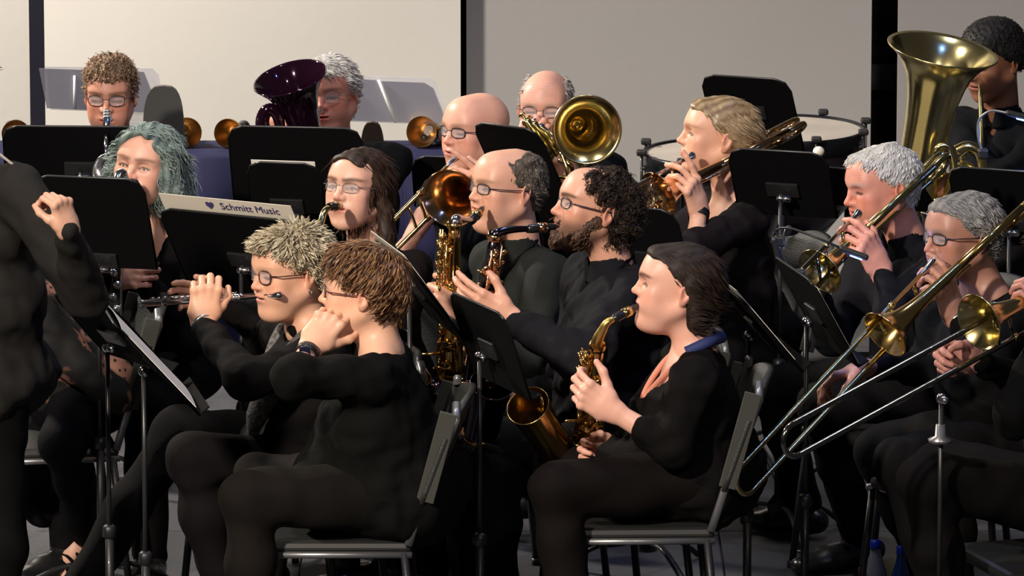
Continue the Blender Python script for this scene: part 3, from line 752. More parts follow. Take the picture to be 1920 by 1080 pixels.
def trombone(label, mp, end, Bk, Bc, dn, rb=.105, mt=None, sl=None, valve=False, bl=.34):
    mt = mt or BRASS; sl = sl or SILVER; mp, end, Bk, Bc = [P(*q) if isinstance(q, tuple) else q for q in (mp, end, Bk, Bc)]
    X = (end-mp).normalized(); dn = Vector(dn); dn = (dn-X*dn.dot(X)).normalized()*.085
    r = thing('trombone', label, 'trombone', V(Bc.x, Bc.y, Bc.z), 'trombones being played')
    G().lathe([(-.002, .009), (0, .0125), (.006, .0128), (.018, .009), (.05, .0058), (.085, .0052)], mp, X, 14).build('mouthpiece', SILVER, r)
    A0 = mp+X*.06; B0 = A0+dn; L = (end-mp).length
    for p0, nm in ((A0, 'inner_tube'), (B0, 'inner_tube')): G().tube([p0, p0+X*(L*.55)], .0058, 10).build(nm, sl, r)
    s0 = .14
    g = G(); 
    for p0 in (A0, B0): g.tube([p0+X*s0, mp+(p0-A0)+X*(L-.045)], .0074, 10, False)
    arc = [mp+dn*.5+X*(L-.045)+(-dn*.5)*math.cos(math.pi*k/10)+X*.0425*math.sin(math.pi*k/10) for k in range(11)]; g.tube(arc, .0076, 10, False)
    g.build('outer_slide', sl, r, kind=None)
    for k, q in enumerate((.045, s0+.01, s0+.06)): G().tube([A0+X*q, B0+X*q], .005, 8).build('brace', sl if k else mt, r)
    G().tube([A0+X*(s0-.006), A0+X*(s0+.01)], .0098, 10).build('ferrule', mt, r); G().tube([B0+X*(s0-.006), B0+X*(s0+.01)], .0098, 10).build('ferrule', mt, r)
    ax = (Bc-Bk).normalized(); Lb = (Bc-Bk).length
    G().lathe(bell_profile(min(bl, Lb*.8), .0125, rb, 18, 6), Bc-ax*min(bl, Lb*.8), ax, 40).build('bell', mt, r)
    # bell tube, tuning bow at the back, return tube to the slide
    toS = (B0-Bk); toS = toS-ax*toS.dot(ax); q = toS.normalized() if toS.length > .01 else dn.normalized(); d = min(max(toS.length, .06), .12)
    bow = [Bk+q*d*.5-q*d*.5*math.cos(math.pi*k/12)-ax*d*.55*math.sin(math.pi*k/12) for k in range(13)]
    G().tube([Bk+ax*min(Lb*.25, Lb-bl*.9)]+bow+[Bk+q*d+ax*.05], .0100, 12).build('tuning_slide', mt, r)
    G().tube([Bk+ax*.02, Bc-ax*min(bl, Lb*.8)*.98], [.0098, .0125], 12).build('bell_tube', mt, r)
    G().tube([Bk+q*d+ax*.03, Bk+q*d+ax*Lb*.30, lerp(Bk+q*d+ax*Lb*.45, B0, .5), B0-X*.0+X*.02], .0080, 10).build('neck_pipe', mt, r)
    m1 = Bk+ax*.035; G().tube([m1, m1+q*d], .0042, 8).build('brace', mt, r)
    m1 = Bk+ax*.10; G().tube([m1, m1+q*d], .0042, 8).build('brace', mt, r)
    if valve:
        G().lathe([(0, .02), (.003, .024), (.03, .024), (.033, .02)], Bk+q*d+ax*.09, q.cross(ax), 16, True).build('valve', mt, r)
        w = q.cross(ax)*.03; c = Bk+q*d*.5
        G().tube(spline([c+w+ax*.10, c+w-ax*.02, c+w+q*.03-ax*.055, c+w+q*.06-ax*.02, c+w+q*.06+ax*.10, c+w+q*.03+ax*.13], 5), .0078, 10).build('valve_tubing', mt, r)
    return r

def saxophone(label, T, B, M, W, size=1.0, mt=None, kmt=None, bmt=None, nmt=None, seed=1, bell=True, rim=.062, bowd=.058, bellh=.55, btilt=.22):
    """T top of the body, B bottom bow, M mouthpiece tip, W side the bell stands on"""
    mt = mt or BRASS; kmt = kmt or mt; bmt = bmt or mt; nmt = nmt or mt
    T, B, M = [P(*q) if isinstance(q, tuple) else q for q in (T, B, M)]
    U = (T-B).normalized(); W = Vector(W); W = (W-U*W.dot(U)).normalized(); S = U.cross(W); L = (T-B).length; rs = random.Random(seed)
    r = thing('saxophone', label, 'saxophone', B, 'saxophones being played')
    rt, rbm = .0125*size, .031*size; rad = lambda t: rbm+(rt-rbm)*t
    G().tube([B+U*L*t for t in (0, .1, .3, .5, .7, .9, 1)], [rad(t) for t in (0, .1, .3, .5, .7, .9, 1)], 18).build('body', mt, r)
    G().lathe([(-.004, rt+.004), (.0, rt+.007), (.012, rt+.007), (.016, rt+.003)], T, U, 16).build('neck_receiver', kmt, r)
    D = bowd*size*2; bow = [B+W*D*.5-W*D*.5*math.cos(math.pi*k/12)-U*D*.5*math.sin(math.pi*k/12) for k in range(13)]
    G().tube(bow, [lerp(rbm, rbm*1.22, k/12) for k in range(13)], 18, False).build('bow', bmt, r)
    for q, rr in ((B, rbm+.003), (B+W*D, rbm*1.22+.003)): G().lathe([(-.008, rr-.003), (-.008, rr), (.008, rr), (.008, rr-.003)], q, U, 18).build('ring', kmt, r)
    if bell:
        ax = (U+W*btilt).normalized(); BL = L*bellh; G().lathe([(h, q) for h, q in bell_profile(BL, rbm*1.2, rim*size, 16, 3.2, .0014)], B+W*D, ax, 36).build('bell', bmt, r)
        G().tube([B+W*D*.35+U*BL*.55, B+W*D*.8+U*BL*.55], .004, 8).build('body_brace', kmt, r)
    # neck
    d = (M-T); hz = d-U*d.dot(U); hd = hz.normalized(); mpd = (M-(T+U*min(.09*size, d.dot(U)+.02)+hd*.01)).normalized()
    N2 = M-(hd*.95-U*.05).normalized()*.085 if d.length > .12 else M-d*.5
    rz = min(max(d.dot(U)-.01, .018), .075)
    nk = spline([T, T+U*rz*.5, T+U*rz*.95+hd*.014, lerp(T+U*rz, N2, .5)+U*rz*.18, N2], 6)
    G().tube(nk, interp([rt, rt*.9, .0105, .0078], len(nk)), 14).build('neck', nmt, r)
    md = (M-N2).normalized()
    G().lathe([(-.012, .0085), (-.012, .011), (.0, .0125), (.03, .0125), (.07, .0085), (.086, .0035), (.087, 0)], N2, md, 14).build('mouthpiece', EBON, r)
    G().lathe([(0, .0128), (.001, .0142), (.024, .0138), (.025, .0122)], N2+md*.022, md, 14).build('ligature', kmt, r)
    # key work
    angs = [0, .9, -.9, 1.7, -1.7]
    dirs = [W*math.cos(a)+S*math.sin(a) for a in angs]
    nk = int(20*L/.5)
    for k in range(nk):
        t = .05+.9*k/nk+rs.uniform(-.01, .01); d = dirs[(0, 1, 0, 2, 1, 3, 0, 4)[k % 8]]; R = rad(t)
        if d.dot(W) > .8 and t < bellh*.5 and bell: d = dirs[1 if k % 2 else 2]
        c = B+U*L*t+d*(R+.004); pr = lerp(.018, .007, t)*size
        g = G(); g.lathe([(0, 0), (0, pr*.96), (.003, pr), (.005, pr*.9), (.0055, pr*.35), (.007, pr*.3), (.0072, 0)], c, d, 12)
        tg = d.cross(U); e = c+d*.004+tg*(pr+.008)*(1 if k % 2 else -1); g.tube([c+d*.006, e+d*.002, e-d*.004], .0022, 6); g.build('key', kmt, r)
    for k, a in enumerate((.45, -.45, 1.3, -1.35, 1.9)):
        d = W*math.cos(a)+S*math.sin(a); t0, t1 = (.08, .9) if k < 2 else (.2+.1*(k % 2), .75)
        G().tube([B+U*L*t0+d*(rad(t0)+.009), B+U*L*t1+d*(rad(t1)+.009)], .0021, 6).build('key_rod', kmt, r)
        for q in np.linspace(t0, t1, 7): G().tube([B+U*L*q+d*(rad(q)-.002), B+U*L*q+d*(rad(q)+.011)], .0026, 6).build('post', kmt, r)
    for k in range(3):
        c = B+U*L*(.10+.13*k)+S*(rad(.1)+.006); w = .022*size
        G().tube([c-U*w, c-U*w+S*.014, c+U*w+S*.014, c+U*w], .002, 6).build('key_guard', kmt, r)
    for row, (sd, t0, t1) in enumerate(((.012, .50, 1.0), (-.014, .56, .97))):
        p0, p1 = B+U*L*t0+W*(rad(t0)+.020)+S*sd, B+U*L*t1+W*(rad(t1)+.020)+S*sd
        G().tube([p0, p1], .0024, 6).build('key_rod', kmt, r)
        for k in range(6):
            c = lerp(p0, p1, (k+.5)/6)+W*.004; rr = (.0085, .0105, .0095)[k % 3]
            g = G(); g.lathe([(-.003, 0), (-.003, rr), (.001, rr), (.002, rr*.4), (.0025, 0)], c+S*(.009 if k % 2 else -.009), W, 10); g.tube([c, c-W*.02], .002, 5); g.build('key', kmt, r)
    for k in range(3):
        c = T-U*(.03+.03*k)+W*(.030+.006*k); g = G(); g.ball(c, (.008, .011, .013), 8); g.tube([c, c-W*.022-U*.02], .0026, 6); g.build('palm_key', kmt, r)
    if bell:
        for k in range(3):
            c = B+W*(D+rbm*.8)+U*(.03+.065*k)*size+W*.012+S*.0
            G().lathe([(0, 0), (0, .019*size), (.004, .02*size), (.006, .012*size), (.007, 0)], c, W, 14).build('key', kmt, r)
    return r

def flute(label, crown, foot, up, mt=None):
    a, b = [P(*q) if isinstance(q, tuple) else q for q in (crown, foot)]; X = (b-a).normalized(); L = (b-a).length; up = Vector(up); up = (up-X*up.dot(X)).normalized(); sd = X.cross(up)
    mt = mt or SILVER; r = thing('flute', label, 'flute', lerp(a, b, .5)); R = .0094
    G().tube([a, a+X*.01, a+X*.20], [R*.9, R, R], 14).build('head_joint', mt, r)
    G().tube([a+X*.19, a+X*L], R, 14).build('body', mt, r)
    for q in (.19, .22, L*.83, L-.004): G().tube([a+X*q, a+X*(q+.008)], R+.0013, 14).build('ring', mt, r)
    G().lathe([(-.006, 0), (-.005, R*.8), (0, R*1.05), (.006, R*1.05)], a, X, 14).build('crown', mt, r)
    G().ball(a+X*.055+up*.006, (.013, .013, .004), 12, Matrix((X, sd, up)).transposed()).build('lip_plate', mt, r)
    n = 14
    for k in range(n):
        q = .235+(L-.26)*k/n; w = (.0072, .0085, .0085, .006)[k % 4]; o = up if k % 5 else (up+sd*.6).normalized()
        g = G(); g.lathe([(0, 0), (0, w), (.003, w), (.004, w*.7), (.0042, 0)], a+X*q+o*(R+.0015), o, 12); g.tube([a+X*q+o*(R+.003), a+X*q+o*(R+.003)+sd*.011], .0018, 6); g.build('key', mt, r)
    G().tube([a+X*.23+up*(R*.75)+sd*.0105, a+X*(L-.03)+up*(R*.75)+sd*.0105], .0019, 6).build('key_rod', mt, r)
    for q in np.linspace(.23, L-.03, 9): G().tube([a+X*q+(up*.5+sd*.7)*R, a+X*q+up*(R*.75)+sd*.012], .002, 6).build('post', mt, r)
    return r

def gooseneck(label, pts, head_dir, lit=True, mt=None, color=(.25, .4, 1)):
    ps = [P(*q) for q in pts]; r = thing('stand_light', label, 'lamp', ps[0])
    G().tube(spline(ps, 6), .0035, 8).build('gooseneck', mt or BLACKM, r)
    G().box(ps[0], (.03, .035, .03), None, .006).build('clip', BLACKM, r)
    h = ps[-1]; d = Vector(head_dir).normalized(); e1 = d.orthogonal().normalized()
    q = d.to_track_quat('X', 'Z').to_matrix()
    G().box(h+d*.035, (.085, .024, .016), q, .006).build('lamp_head', BLACKM, r)
    if lit: G().box(h+d*.045-q@V(0, 0, 1)*.009, (.035, .014, .003), q, .001).build('led', mat('led_blue', color, emit=color, estr=14), r)
    if lit:
        l = lamp('stand_light_glow', 'POINT', h+d*.045-q@V(0, 0, 1)*.03, h, 1.6, (.15, .32, 1.0), .012)
    return r
# ================================================================== the hall
Z3 = V(0, 0, 1)
def lin(r, g, b): return tuple(((c/255+.055)/1.055)**2.4 if c > 10 else c/255/12.92 for c in (r, g, b))
panel_m = mat('painted_panel', (.58, .56, .52), rough=.75, var=.03, vscale=1.2, bump=.05, bscale=30)
dark_m = mat('dark_drape', (.010, .011, .020), rough=.9)
floor_m = mat('stage_floor', (.060, .060, .068), rough=.55, var=.35, vscale=1.6, bump=.1, bscale=90)
def struct(o): o['kind'] = 'structure'; return o
fl = struct(G().box((0, -1.5, -.06), (14, 17, .10)).build('floor', mat('floor_joint', (.02, .02, .022), rough=.8), None, (0, 0, 0)))
proto = None
for i in range(6):
    for j in range(10):
        c = V(-3.66+i*1.22+(.0), -2.2+j*1.22*.8, 0)
        if proto is None:
            proto = G().box(c+V(0, 0, -.005), (1.214, .970, .010), None, .002).build('floor_panel', floor_m, fl); p0 = c
        else:
            o = proto.copy(); COL.objects.link(o); o.parent = fl; o.location = c-p0
def wall_panel(name, u0, u1, Y0, Y1, h=5.2, side=None, mt=None):
    a, b = P(u0, 300, Y0), P(u1, 300, Y1); a.z = b.z = 0; d = (b-a); n = V(d.y, -d.x, 0).normalized()
    g = G(); g.slab([a, b, b+Z3*h, a+Z3*h], n*.04); w = struct(g.build(name, mt or panel_m, None, a))
    return w
wall_panel('wall_left', -420, 57, 6.35, 6.5)
wall_panel('wall_back', 87, 864, 6.5, 6.5)
dimmed_m = mat('dimmed_panel', (.28, .27, .265), rough=.75, var=.03, vscale=1.2, bump=.05, bscale=30)  # light falloff towards the right is put into this darker panel colour
wall_panel('wall_center', 876, 1632, 6.55, 6.4, mt=dimmed_m)
wall_panel('wall_right', 1681, 2500, 6.4, 6.4, mt=dimmed_m)
struct(G().box((0, 7.6, 2.6), (16, .1, 5.4)).build('wall_rear', mat('rear_wall', (.0025, .003, .012), rough=.9), None, (0, 7.6, 0)))
# scenery seen in the gap between the two right-hand panels
gp = thing('scenery_flat', 'dark painted scenery flat glimpsed in the gap between the right wall panels', 'scenery', (P(1656, 200, 7.2).x, 7.2, 0))
x0, x1 = P(1610, 200, 7.2).x, P(1705, 200, 7.2).x
zt, zm = P(1656, 160, 7.2).z, P(1656, 122, 7.2).z
G().box(((x0+x1)/2, 7.25, (zt+3.2)/2+.6), (x1-x0, .03, 3.2-zt+1.2)).build('painted_canvas', mat('foliage_paint', (.07, .05, .04), rough=.9, var=.95, vscale=9, stretch=(1, 1, 2.6)), gp)
G().box(((x0+x1)/2, 7.2, (zt+zm)/2), (x1-x0, .05, zm-zt)).build('grey_band', mat('stone_paint', (.22, .22, .21), rough=.8, var=.3, vscale=12), gp)
G().box(((x0+x1)/2, 7.17, zt-.004), (x1-x0, .05, .012)).build('ledge', mat('ledge_wood', (.16, .08, .045), rough=.5), gp)
G().box(((x0+x1)/2, 7.2, zt/2), (x1-x0, .05, zt)).build('lower_board', mat('red_brown_board', (.06, .014, .012), rough=.7), gp)

# ------------------------------------------------------------------ handbell table
tz = P(400, 272, 4.7).z; xa, xb = P(-120, 280, 4.6).x, P(905, 280, 4.6).x
tb = thing('bell_table', 'long table under a floor-length blue cloth before the pale wall', 'table', ((xa+xb)/2, 4.75, 0))
G().box(((xa+xb)/2, 4.65, tz-.02), (xb-xa-.04, .28, .03)).build('tabletop', mat('table_wood', (.2, .14, .08)), tb)
for sx in (xa+.1, xb-.1):
    for sy in (4.55, 4.75): G().tube([V(sx, sy, 0), V(sx, sy, tz-.03)], .015, 8).build('leg', BLACKM, tb)
vs = []; n = 150
for i in range(n+1):
    x = lerp(xa, xb, i/n)
    for j, (y, z) in enumerate(((4.80, tz), (4.5, tz), (4.478, tz-.012), (4.472, tz*.6), (4.46, tz*.3), (4.455, .02))):
        w = (0, 0, .2, .6, 1, 1.3)[j]*.022; vs.append(V(x, y+w*math.sin(x*23+math.sin(x*5)*2), z))
cl = G().add(vs, [(i*6+j, i*6+j+1, (i+1)*6+j+1, (i+1)*6+j) for i in range(n) for j in range(5)])
cl.build('tablecloth', mat('blue_cloth', lin(11, 13, 56), rough=.85), None, ((xa+xb)/2, 4.75, tz), label='dark blue cloth covering the long handbell table', cat='tablecloth')
def handbell(u, v, Y, r, d, label, mt=None):
    c = P(u, v, Y); c.z = tz+r+.004; d = Vector(d).normalized(); t = thing('handbell', label, 'bell', c, 'handbells lying on the blue table')
    G().lathe([(0, r), (.004, r*1.03), (.012, r*.96), (.05, r*.72), (.085, r*.62), (.11, r*.45), (.118, 0)]+[], c, -d, 28).build('casting', mt or mat('bell_bronze', (.62, .42, .17), rough=.24, metal=1, var=.25, vscale=18), t)
    G().lathe([(.002, r*.99), (.012, r*.92), (.05, r*.66), (.10, r*.4), (.105, 0)], c, -d, 28).build('inside', mat('bell_inside', (.50, .32, .14), rough=.3, metal=1), t)
    G().ball(c-d*.03-Z3*r*.4, .012, 10).build('clapper', BLACKM, t)
    G().tube(spline([c-d*.118+Z3*.02, c-d*.17+Z3*.03, c-d*.21, c-d*.17-Z3*.03, c-d*.118-Z3*.02], 5), .006, 8, flat=(Z3.cross(d), 2.0)).build('handle', EBON, t)
handbell(350, 262, 4.62, .050, (.15, -1, .1), 'bronze handbell lying on the blue table right of the curly-haired trumpeter')
handbell(427, 262, 4.62, .048, (-.3, -1, .1), 'bronze handbell on the blue table nearest the purple euphonium')
handbell(790, 272, 4.62, .052, (-.3, -1, .1), 'bronze handbell on the blue table under the right clear shield')
handbell(843, 274, 4.66, .040, (.4, -1, .1), 'small bronze handbell beside the bald trombonist')
handbell(30, 262, 4.62, .046, (.2, -1, .1), 'dark bronze handbell at the far left end of the blue table', mat('dark_bronze', (.10, .05, .03), rough=.3, metal=1))
rb_ = P(20, 255, 4.40); G().box((rb_.x, 4.40, rb_.z/2), (.028, .02, rb_.z), None, .003).build('red_board', mat('red_cover', (.16, .012, .014), rough=.5), None, (rb_.x, 4.40, 0), label='narrow red board standing upright before the left end of the blue table', cat='board')

# clear acrylic shields standing on the table
acr = mat('clear_acrylic', (.80, .80, .86), rough=.06, alpha=.42, spec=.6); acr2 = mat('smoky_sleeve', (.30, .30, .36), rough=.2, alpha=.72)
def shield(label, q, Y0, inner, strips, ped):
    pts = [P(u, v, Y0) for u, v in q]; t = thing('clear_stand', label, 'stand', (pts[0].x, Y0, tz))
    G().slab(pts, V(0, .006, 0)).build('clear_plate', acr, t)
    for qq in inner: G().slab([P(u, v, Y0-.012) for u, v in qq], V(0, .003, 0)).build('smoky_sheet', acr2, t)
    for a, b in strips: G().tube([P(*a, Y0-.016), P(*b, Y0-.016)], .005, 6).build('edge_strip', mat('white_edge', (.75, .74, .74), rough=.3), t)
    G().slab([P(u, v, Y0+.02) for u, v in ped], V(0, .008, 0)).build('pedestal', acr, t)
shield('clear acrylic stand with smoky sheet behind the curly-haired trumpeter', [(85, 124), (285, 128), (297, 140), (312, 212), (95, 206)], 4.7,
       [[(73, 128), (270, 135), (300, 212), (88, 203)]], [((140, 142), (140, 205))], [(240, 205), (300, 208), (300, 272), (240, 272)])
shield('wide clear acrylic stand with smoky sheets right of the euphonium player', [(640, 141), (805, 146), (818, 156), (845, 234), (655, 228)], 4.7,
       [[(632, 147), (705, 150), (738, 228), (655, 226)], [(715, 152), (795, 155), (812, 165), (838, 232), (746, 229)]], [((710, 150), (742, 230)), ((660, 165), (662, 220))], [(772, 232), (832, 233), (832, 272), (772, 272)])

# ------------------------------------------------------------------ timpani
def timpano(label, u, v, Y, r, tilt):
    c = P(u, v, Y); ax = V(.0, -math.sin(tilt), math.cos(tilt)); t = thing('timpani', label, 'drum', (c.x, c.y, 0))
    G().lathe([(0, 0), (0, r*.985)], c+ax*.012, ax, 48).build('head', mat('drum_head', (.42, .38, .33), rough=.5, var=.12, vscale=6), t)
    G().lathe([(-.035, r*1.0), (-.035, r*1.05), (.014, r*1.05), (.020, r*1.03), (.018, r*.985), (-.03, r*.98)], c, ax, 48).build('hoop', mat('drum_hoop', (.02, .02, .024), rough=.25, metal=.6), t)
    G().lathe([(-.03, r*.99), (-.12, r*.97), (-.24, r*.82), (-.34, r*.5), (-.38, r*.2), (-.385, 0)], c, ax, 40).build('bowl', mat('drum_bowl', (.03, .022, .03), rough=.2, metal=.5, coat=.4), t)
    e1 = ax.orthogonal().normalized(); e2 = ax.cross(e1)
    for k in range(8):
        a = 2*math.pi*k/8+.3; d = e1*math.cos(a)+e2*math.sin(a); q = c+d*r*1.10
        G().tube([q+ax*.03, q-ax*.16], .005, 8).build('tension_rod', BLACKM, t)
        G().box(q+ax*.028, (.034, .034, .02), None, .006).build('lug', BLACKM, t)
        G().tube([q-ax*.02, c+d*r*.98-ax*.03], .007, 6).build('lug_arm', BLACKM, t)
    for k in range(3):
        a = 2*math.pi*k/3+.4; d = V(math.cos(a), math.sin(a), 0); G().tube([c+d*r*.9-Z3*.12, V(c.x, c.y, .05)+d*(r*.9)], .014, 8).build('leg', BLACKM, t)
    G().lathe([(0, .0), (0, r*.95), (.03, r*.95), (.04, r*.6), (.04, 0)], V(c.x, c.y, .02), (0, 0, 1), 24).build('base_ring', BLACKM, t)
timpano('left timpani drum with pale head behind the blonde trombonist', 1345, 294, 4.15, .235, .03)
timpano('right timpani drum with pale head and black hoop left of the tuba', 1478, 250, 4.75, .250, .03)
mb = P(1535, 284, 4.0); mt_ = thing('mallet', 'timpani mallet with a white felt ball above the music stand', 'mallet', mb)
G().ball(mb, (.019, .019, .017), 14).build('felt_head', mat('white_felt', (.75, .70, .62), rough=.95), mt_); G().tube([mb, P(1542, 330, 3.9)], .005, 8).build('handle', mat('maple', (.45, .3, .16)), mt_)

# ------------------------------------------------------------------ people
def ch(c, label, back=.84, off=0.09, a=None, seatz=.44):
    h = c['hip']; Fb = c['Fb']; q = V(h.x, h.y, 0)+Fb*(.04+off); ang = math.degrees(math.atan2(-Fb.x, -Fb.y)) if a is None else a
    return chair(q.x, q.y, ang, label, back=back, seatz=seatz)
SK = (.66, .39, .28)
BLK = (.012, .011, .011)
Nn = V
# curly-haired trumpeter
c3 = person('young man with curly brown hair and glasses playing a trumpet at back left', (207, 178, 3.3), 4, 2, byaw=2, sw=.185, neck='shirt', top=(.010, .012, .022),
    fo=dict(skin=(0.600, 0.290, 0.205), browc=(.10, .06, .03), red=.8, pucker=.6, w=.92), glasses=dict(col=(.03, .02, .02), wire=.0014),
    hair=dict(mask=hairline(.060, .012, -.02, -.045), prims=[('e', (0, .0, .072), (.070, .086, .054)), ('e', (0, -.045, .075), (.060, .045, .040))], thick=.005, c1=(.14, .085, .05), c2=(.44, .29, .18), n=2600, ln=.012, lift=.005, curl=.0035, noise=.006, nf=230, seed=4, width=.0012),
    arms=dict(R=dict(w=(185, 315, 2.98), d=V(.3, -.3, .8), n=V(.3, .9, 0), curl=.8), L=dict(w=(235, 325, 3.0), d=V(-.5, -.2, .6), n=V(-.3, .9, 0), curl=.9)))
# purple euphonium player
c4 = person('grey-haired man half hidden behind a purple euphonium', (618, 176, 3.25), 14, -2, roll=-4, byaw=10, sw=.20, fat=.6, neck='shirt', top=(.012, .013, .018),
    fo=dict(skin=(0.620, 0.273, 0.197), fat=.5, w=1.0, jaw=1.12, browc=(.12, .09, .07), red=.9, pucker=.8, age=.6, stubble=.25, stc=(.35, .28, .24)), glasses=dict(col=(.5, .42, .35), metal=.8, rimless=True, wire=.0012),
    hair=dict(mask=hairline(.070, .020, -.012, -.06), thick=.011, c1=(.30, .29, .28), c2=(.75, .74, .72), n=1800, ln=.022, lift=.003, flow=lambda p: np.stack([p[:, 0]*1.5+.05, p[:, 1]+.05, -np.abs(p[:, 2])*.6], 1), seed=8),
    arms=dict(R=dict(w=(496, 246, 3.02), d=V(.9, -.2, .35), n=V(0, .5, -.8), curl=[.7, .8, .9, 1.0], e=(480, 330, 3.1)), L=dict(w=(600, 290, 3.05), d=V(-.9, -.1, .2), n=V(0, .9, -.3), curl=.9)))
# bald trombonist
c5 = person('bald man with glasses and short sleeves playing a trombone', (893, 244, 2.45), 50, -3, byaw=45, sw=.185, fat=.4, neck='crew', top=(.012, .014, .024), sleeve=(.02, .02),
    fo=dict(skin=(0.660, 0.352, 0.262), w=.98, browc=(.25, .17, .12), browa=.35, red=.9, pucker=.5, fat=.3, age=.4), glasses=dict(col=(.02, .02, .025), wire=.0017, h=.0145),
    arms=dict(L=dict(w=(922, 372, 2.22), d=V(-.72, -.35, .75), n=V(-.4, .7, -.4), curl=[.15, .75, .85, .9], thumb=.2, e=(960, 420, 2.2), s=1.08), R=dict(w=(762, 462, 2.1), d=V(-.6, -.5, -.4), n=V(.3, -.2, -.9), curl=.7, e=(812, 380, 2.45))))
# baritone player with white sides
c6 = person('balding man with glasses and grey goatee behind a large brass bell', (1023, 201, 3.05), 10, 0, byaw=-5, sw=.20, fat=.5, neck='crew', top=(.012, .014, .022),
    fo=dict(skin=(0.620, 0.326, 0.254), w=1.0, jaw=1.05, browc=(.35, .28, .24), browa=.4, red=.7, fat=.3, age=.6, stubble=.5, stc=(.42, .38, .35)), glasses=dict(col=(.06, .05, .05), wire=.0014),
    hair=dict(mask=hairline(.075, .012, -.02, -.06), thick=.007, subs=[('e', (0, -.03, .10), (.062, .120, .09))], c1=(.25, .22, .20), c2=(.55, .52, .50), n=700, ln=.014, lift=.002, seed=5),
    beard=dict(name='goatee', base_shell=False, prims=[('e', (0, -.088, -.098), (.022, .018, .022)), ('c', (-.024, -.096, -.055), (.024, -.096, -.055), .0055, .0055)], c1=(.35, .32, .30), c2=(.7, .68, .66), n=350, ln=.012, lift=.002, noise=.001, h=.0032, flow=lambda p: np.stack([p[:, 0], p[:, 1]*0-.02, p[:, 2]*0-.1], 1)),
    arms=dict(R=dict(w=(975, 290, 2.85), d=V(.5, -.2, .7), n=V(.3, .9, 0), curl=.8), L=dict(w=(1075, 345, 2.85), d=V(-.6, -.1, .6), n=V(0, .9, 0), curl=.8)))
# tuba player
c8 = person('young man with short black hair in a black collared shirt behind the tuba', (1863, 112, 3.6), 48, 10, byaw=35, sw=.19, neck='shirt', top=(.010, .012, .018), nl=.178,
    fo=dict(skin=(.22, .095, .055), w=.97, browc=(.015, .01, .008), browa=.8, lip=(.25, .08, .06), red=.3),
    hair=dict(mask=hairline(.058, .022, -.01, -.05), thick=.016, prims=[('e', (0, .0, .08), (.078, .094, .055))], c1=(.008, .007, .007), c2=(.02, .018, .017), n=1500, ln=.008, lift=.002, curl=.001, noise=.0015, nf=300),
    arms=dict(R=dict(w=(1812, 350, 3.0), d=V(-1, -.15, .1), n=V(.0, .75, -.6), curl=[.55, .6, .65, .7], s=1.12, e=(1880, 380, 3.2)), L=dict(w=(1760, 400, 3.1), d=V(-.6, 0, .5), n=V(0, 1, 0), show=False)))
# blue-green haired clarinettist
c19 = person('person with wavy teal hair in a black v-neck top playing a bass clarinet', (276, 312, 1.85), 22, -9, roll=7, byaw=20, sw=.17, neck='v', nl=.185, fat=.3, top=(.009, .009, .010),
    fo=dict(skin=(0.720, 0.396, 0.295), w=1.04, jaw=1.05, browc=(.10, .06, .04), open=.8, red=.6, lip=(.55, .16, .15), fat=.2),
    hair=dict(mask=lambda X, Y, Z: np.minimum((.088-.7*np.abs(X)-Z)*.9, (-Y-.030)*1.0)*1.0, thick=.016, lo=(-.18, -.14, -.22), hi=(.18, .17, .16),
      prims=[('c', (.070, -.045, .050), (.088, -.030, -.02), .022, .026), ('c', (.088, -.03, -.02), (.118, .0, -.12), .028, .036), ('c', (-.068, -.048, .050), (-.086, -.040, -.03), .019, .022), ('c', (-.086, -.040, -.03), (-.084, -.01, -.10), .022, .018), ('c', (.05, .06, -.02), (.10, .05, -.13), .06, .045), ('c', (-.04, .07, -.02), (-.05, .05, -.12), .055, .035)],
      subs=[('e', (0, -.115, -.012), (.068, .085, .105)), ('c', (0, .0, -.15), (0, .0, -.21), .05, .05)], c1=(.10, .15, .14), c2=(.40, .49, .46), n=2200, ln=.045, lift=.003, curl=.004, noise=.006, nf=70, droop=.3, seed=3, guard=.085,
      flow=lambda p: np.stack([p[:, 0]*1.6, p[:, 1]*0+.03*(p[:, 2] > .04), -.06+np.clip(p[:, 2], 0, .1)*.5], 1)),
    arms=dict(R=dict(w=(205, 520, 1.55), d=V(.7, -.2, .1), n=V(0, .9, -.2), curl=.7), L=dict(w=(262, 512, 1.6), d=V(-.9, -.2, .1), n=V(0, .9, -.2), curl=.7)))
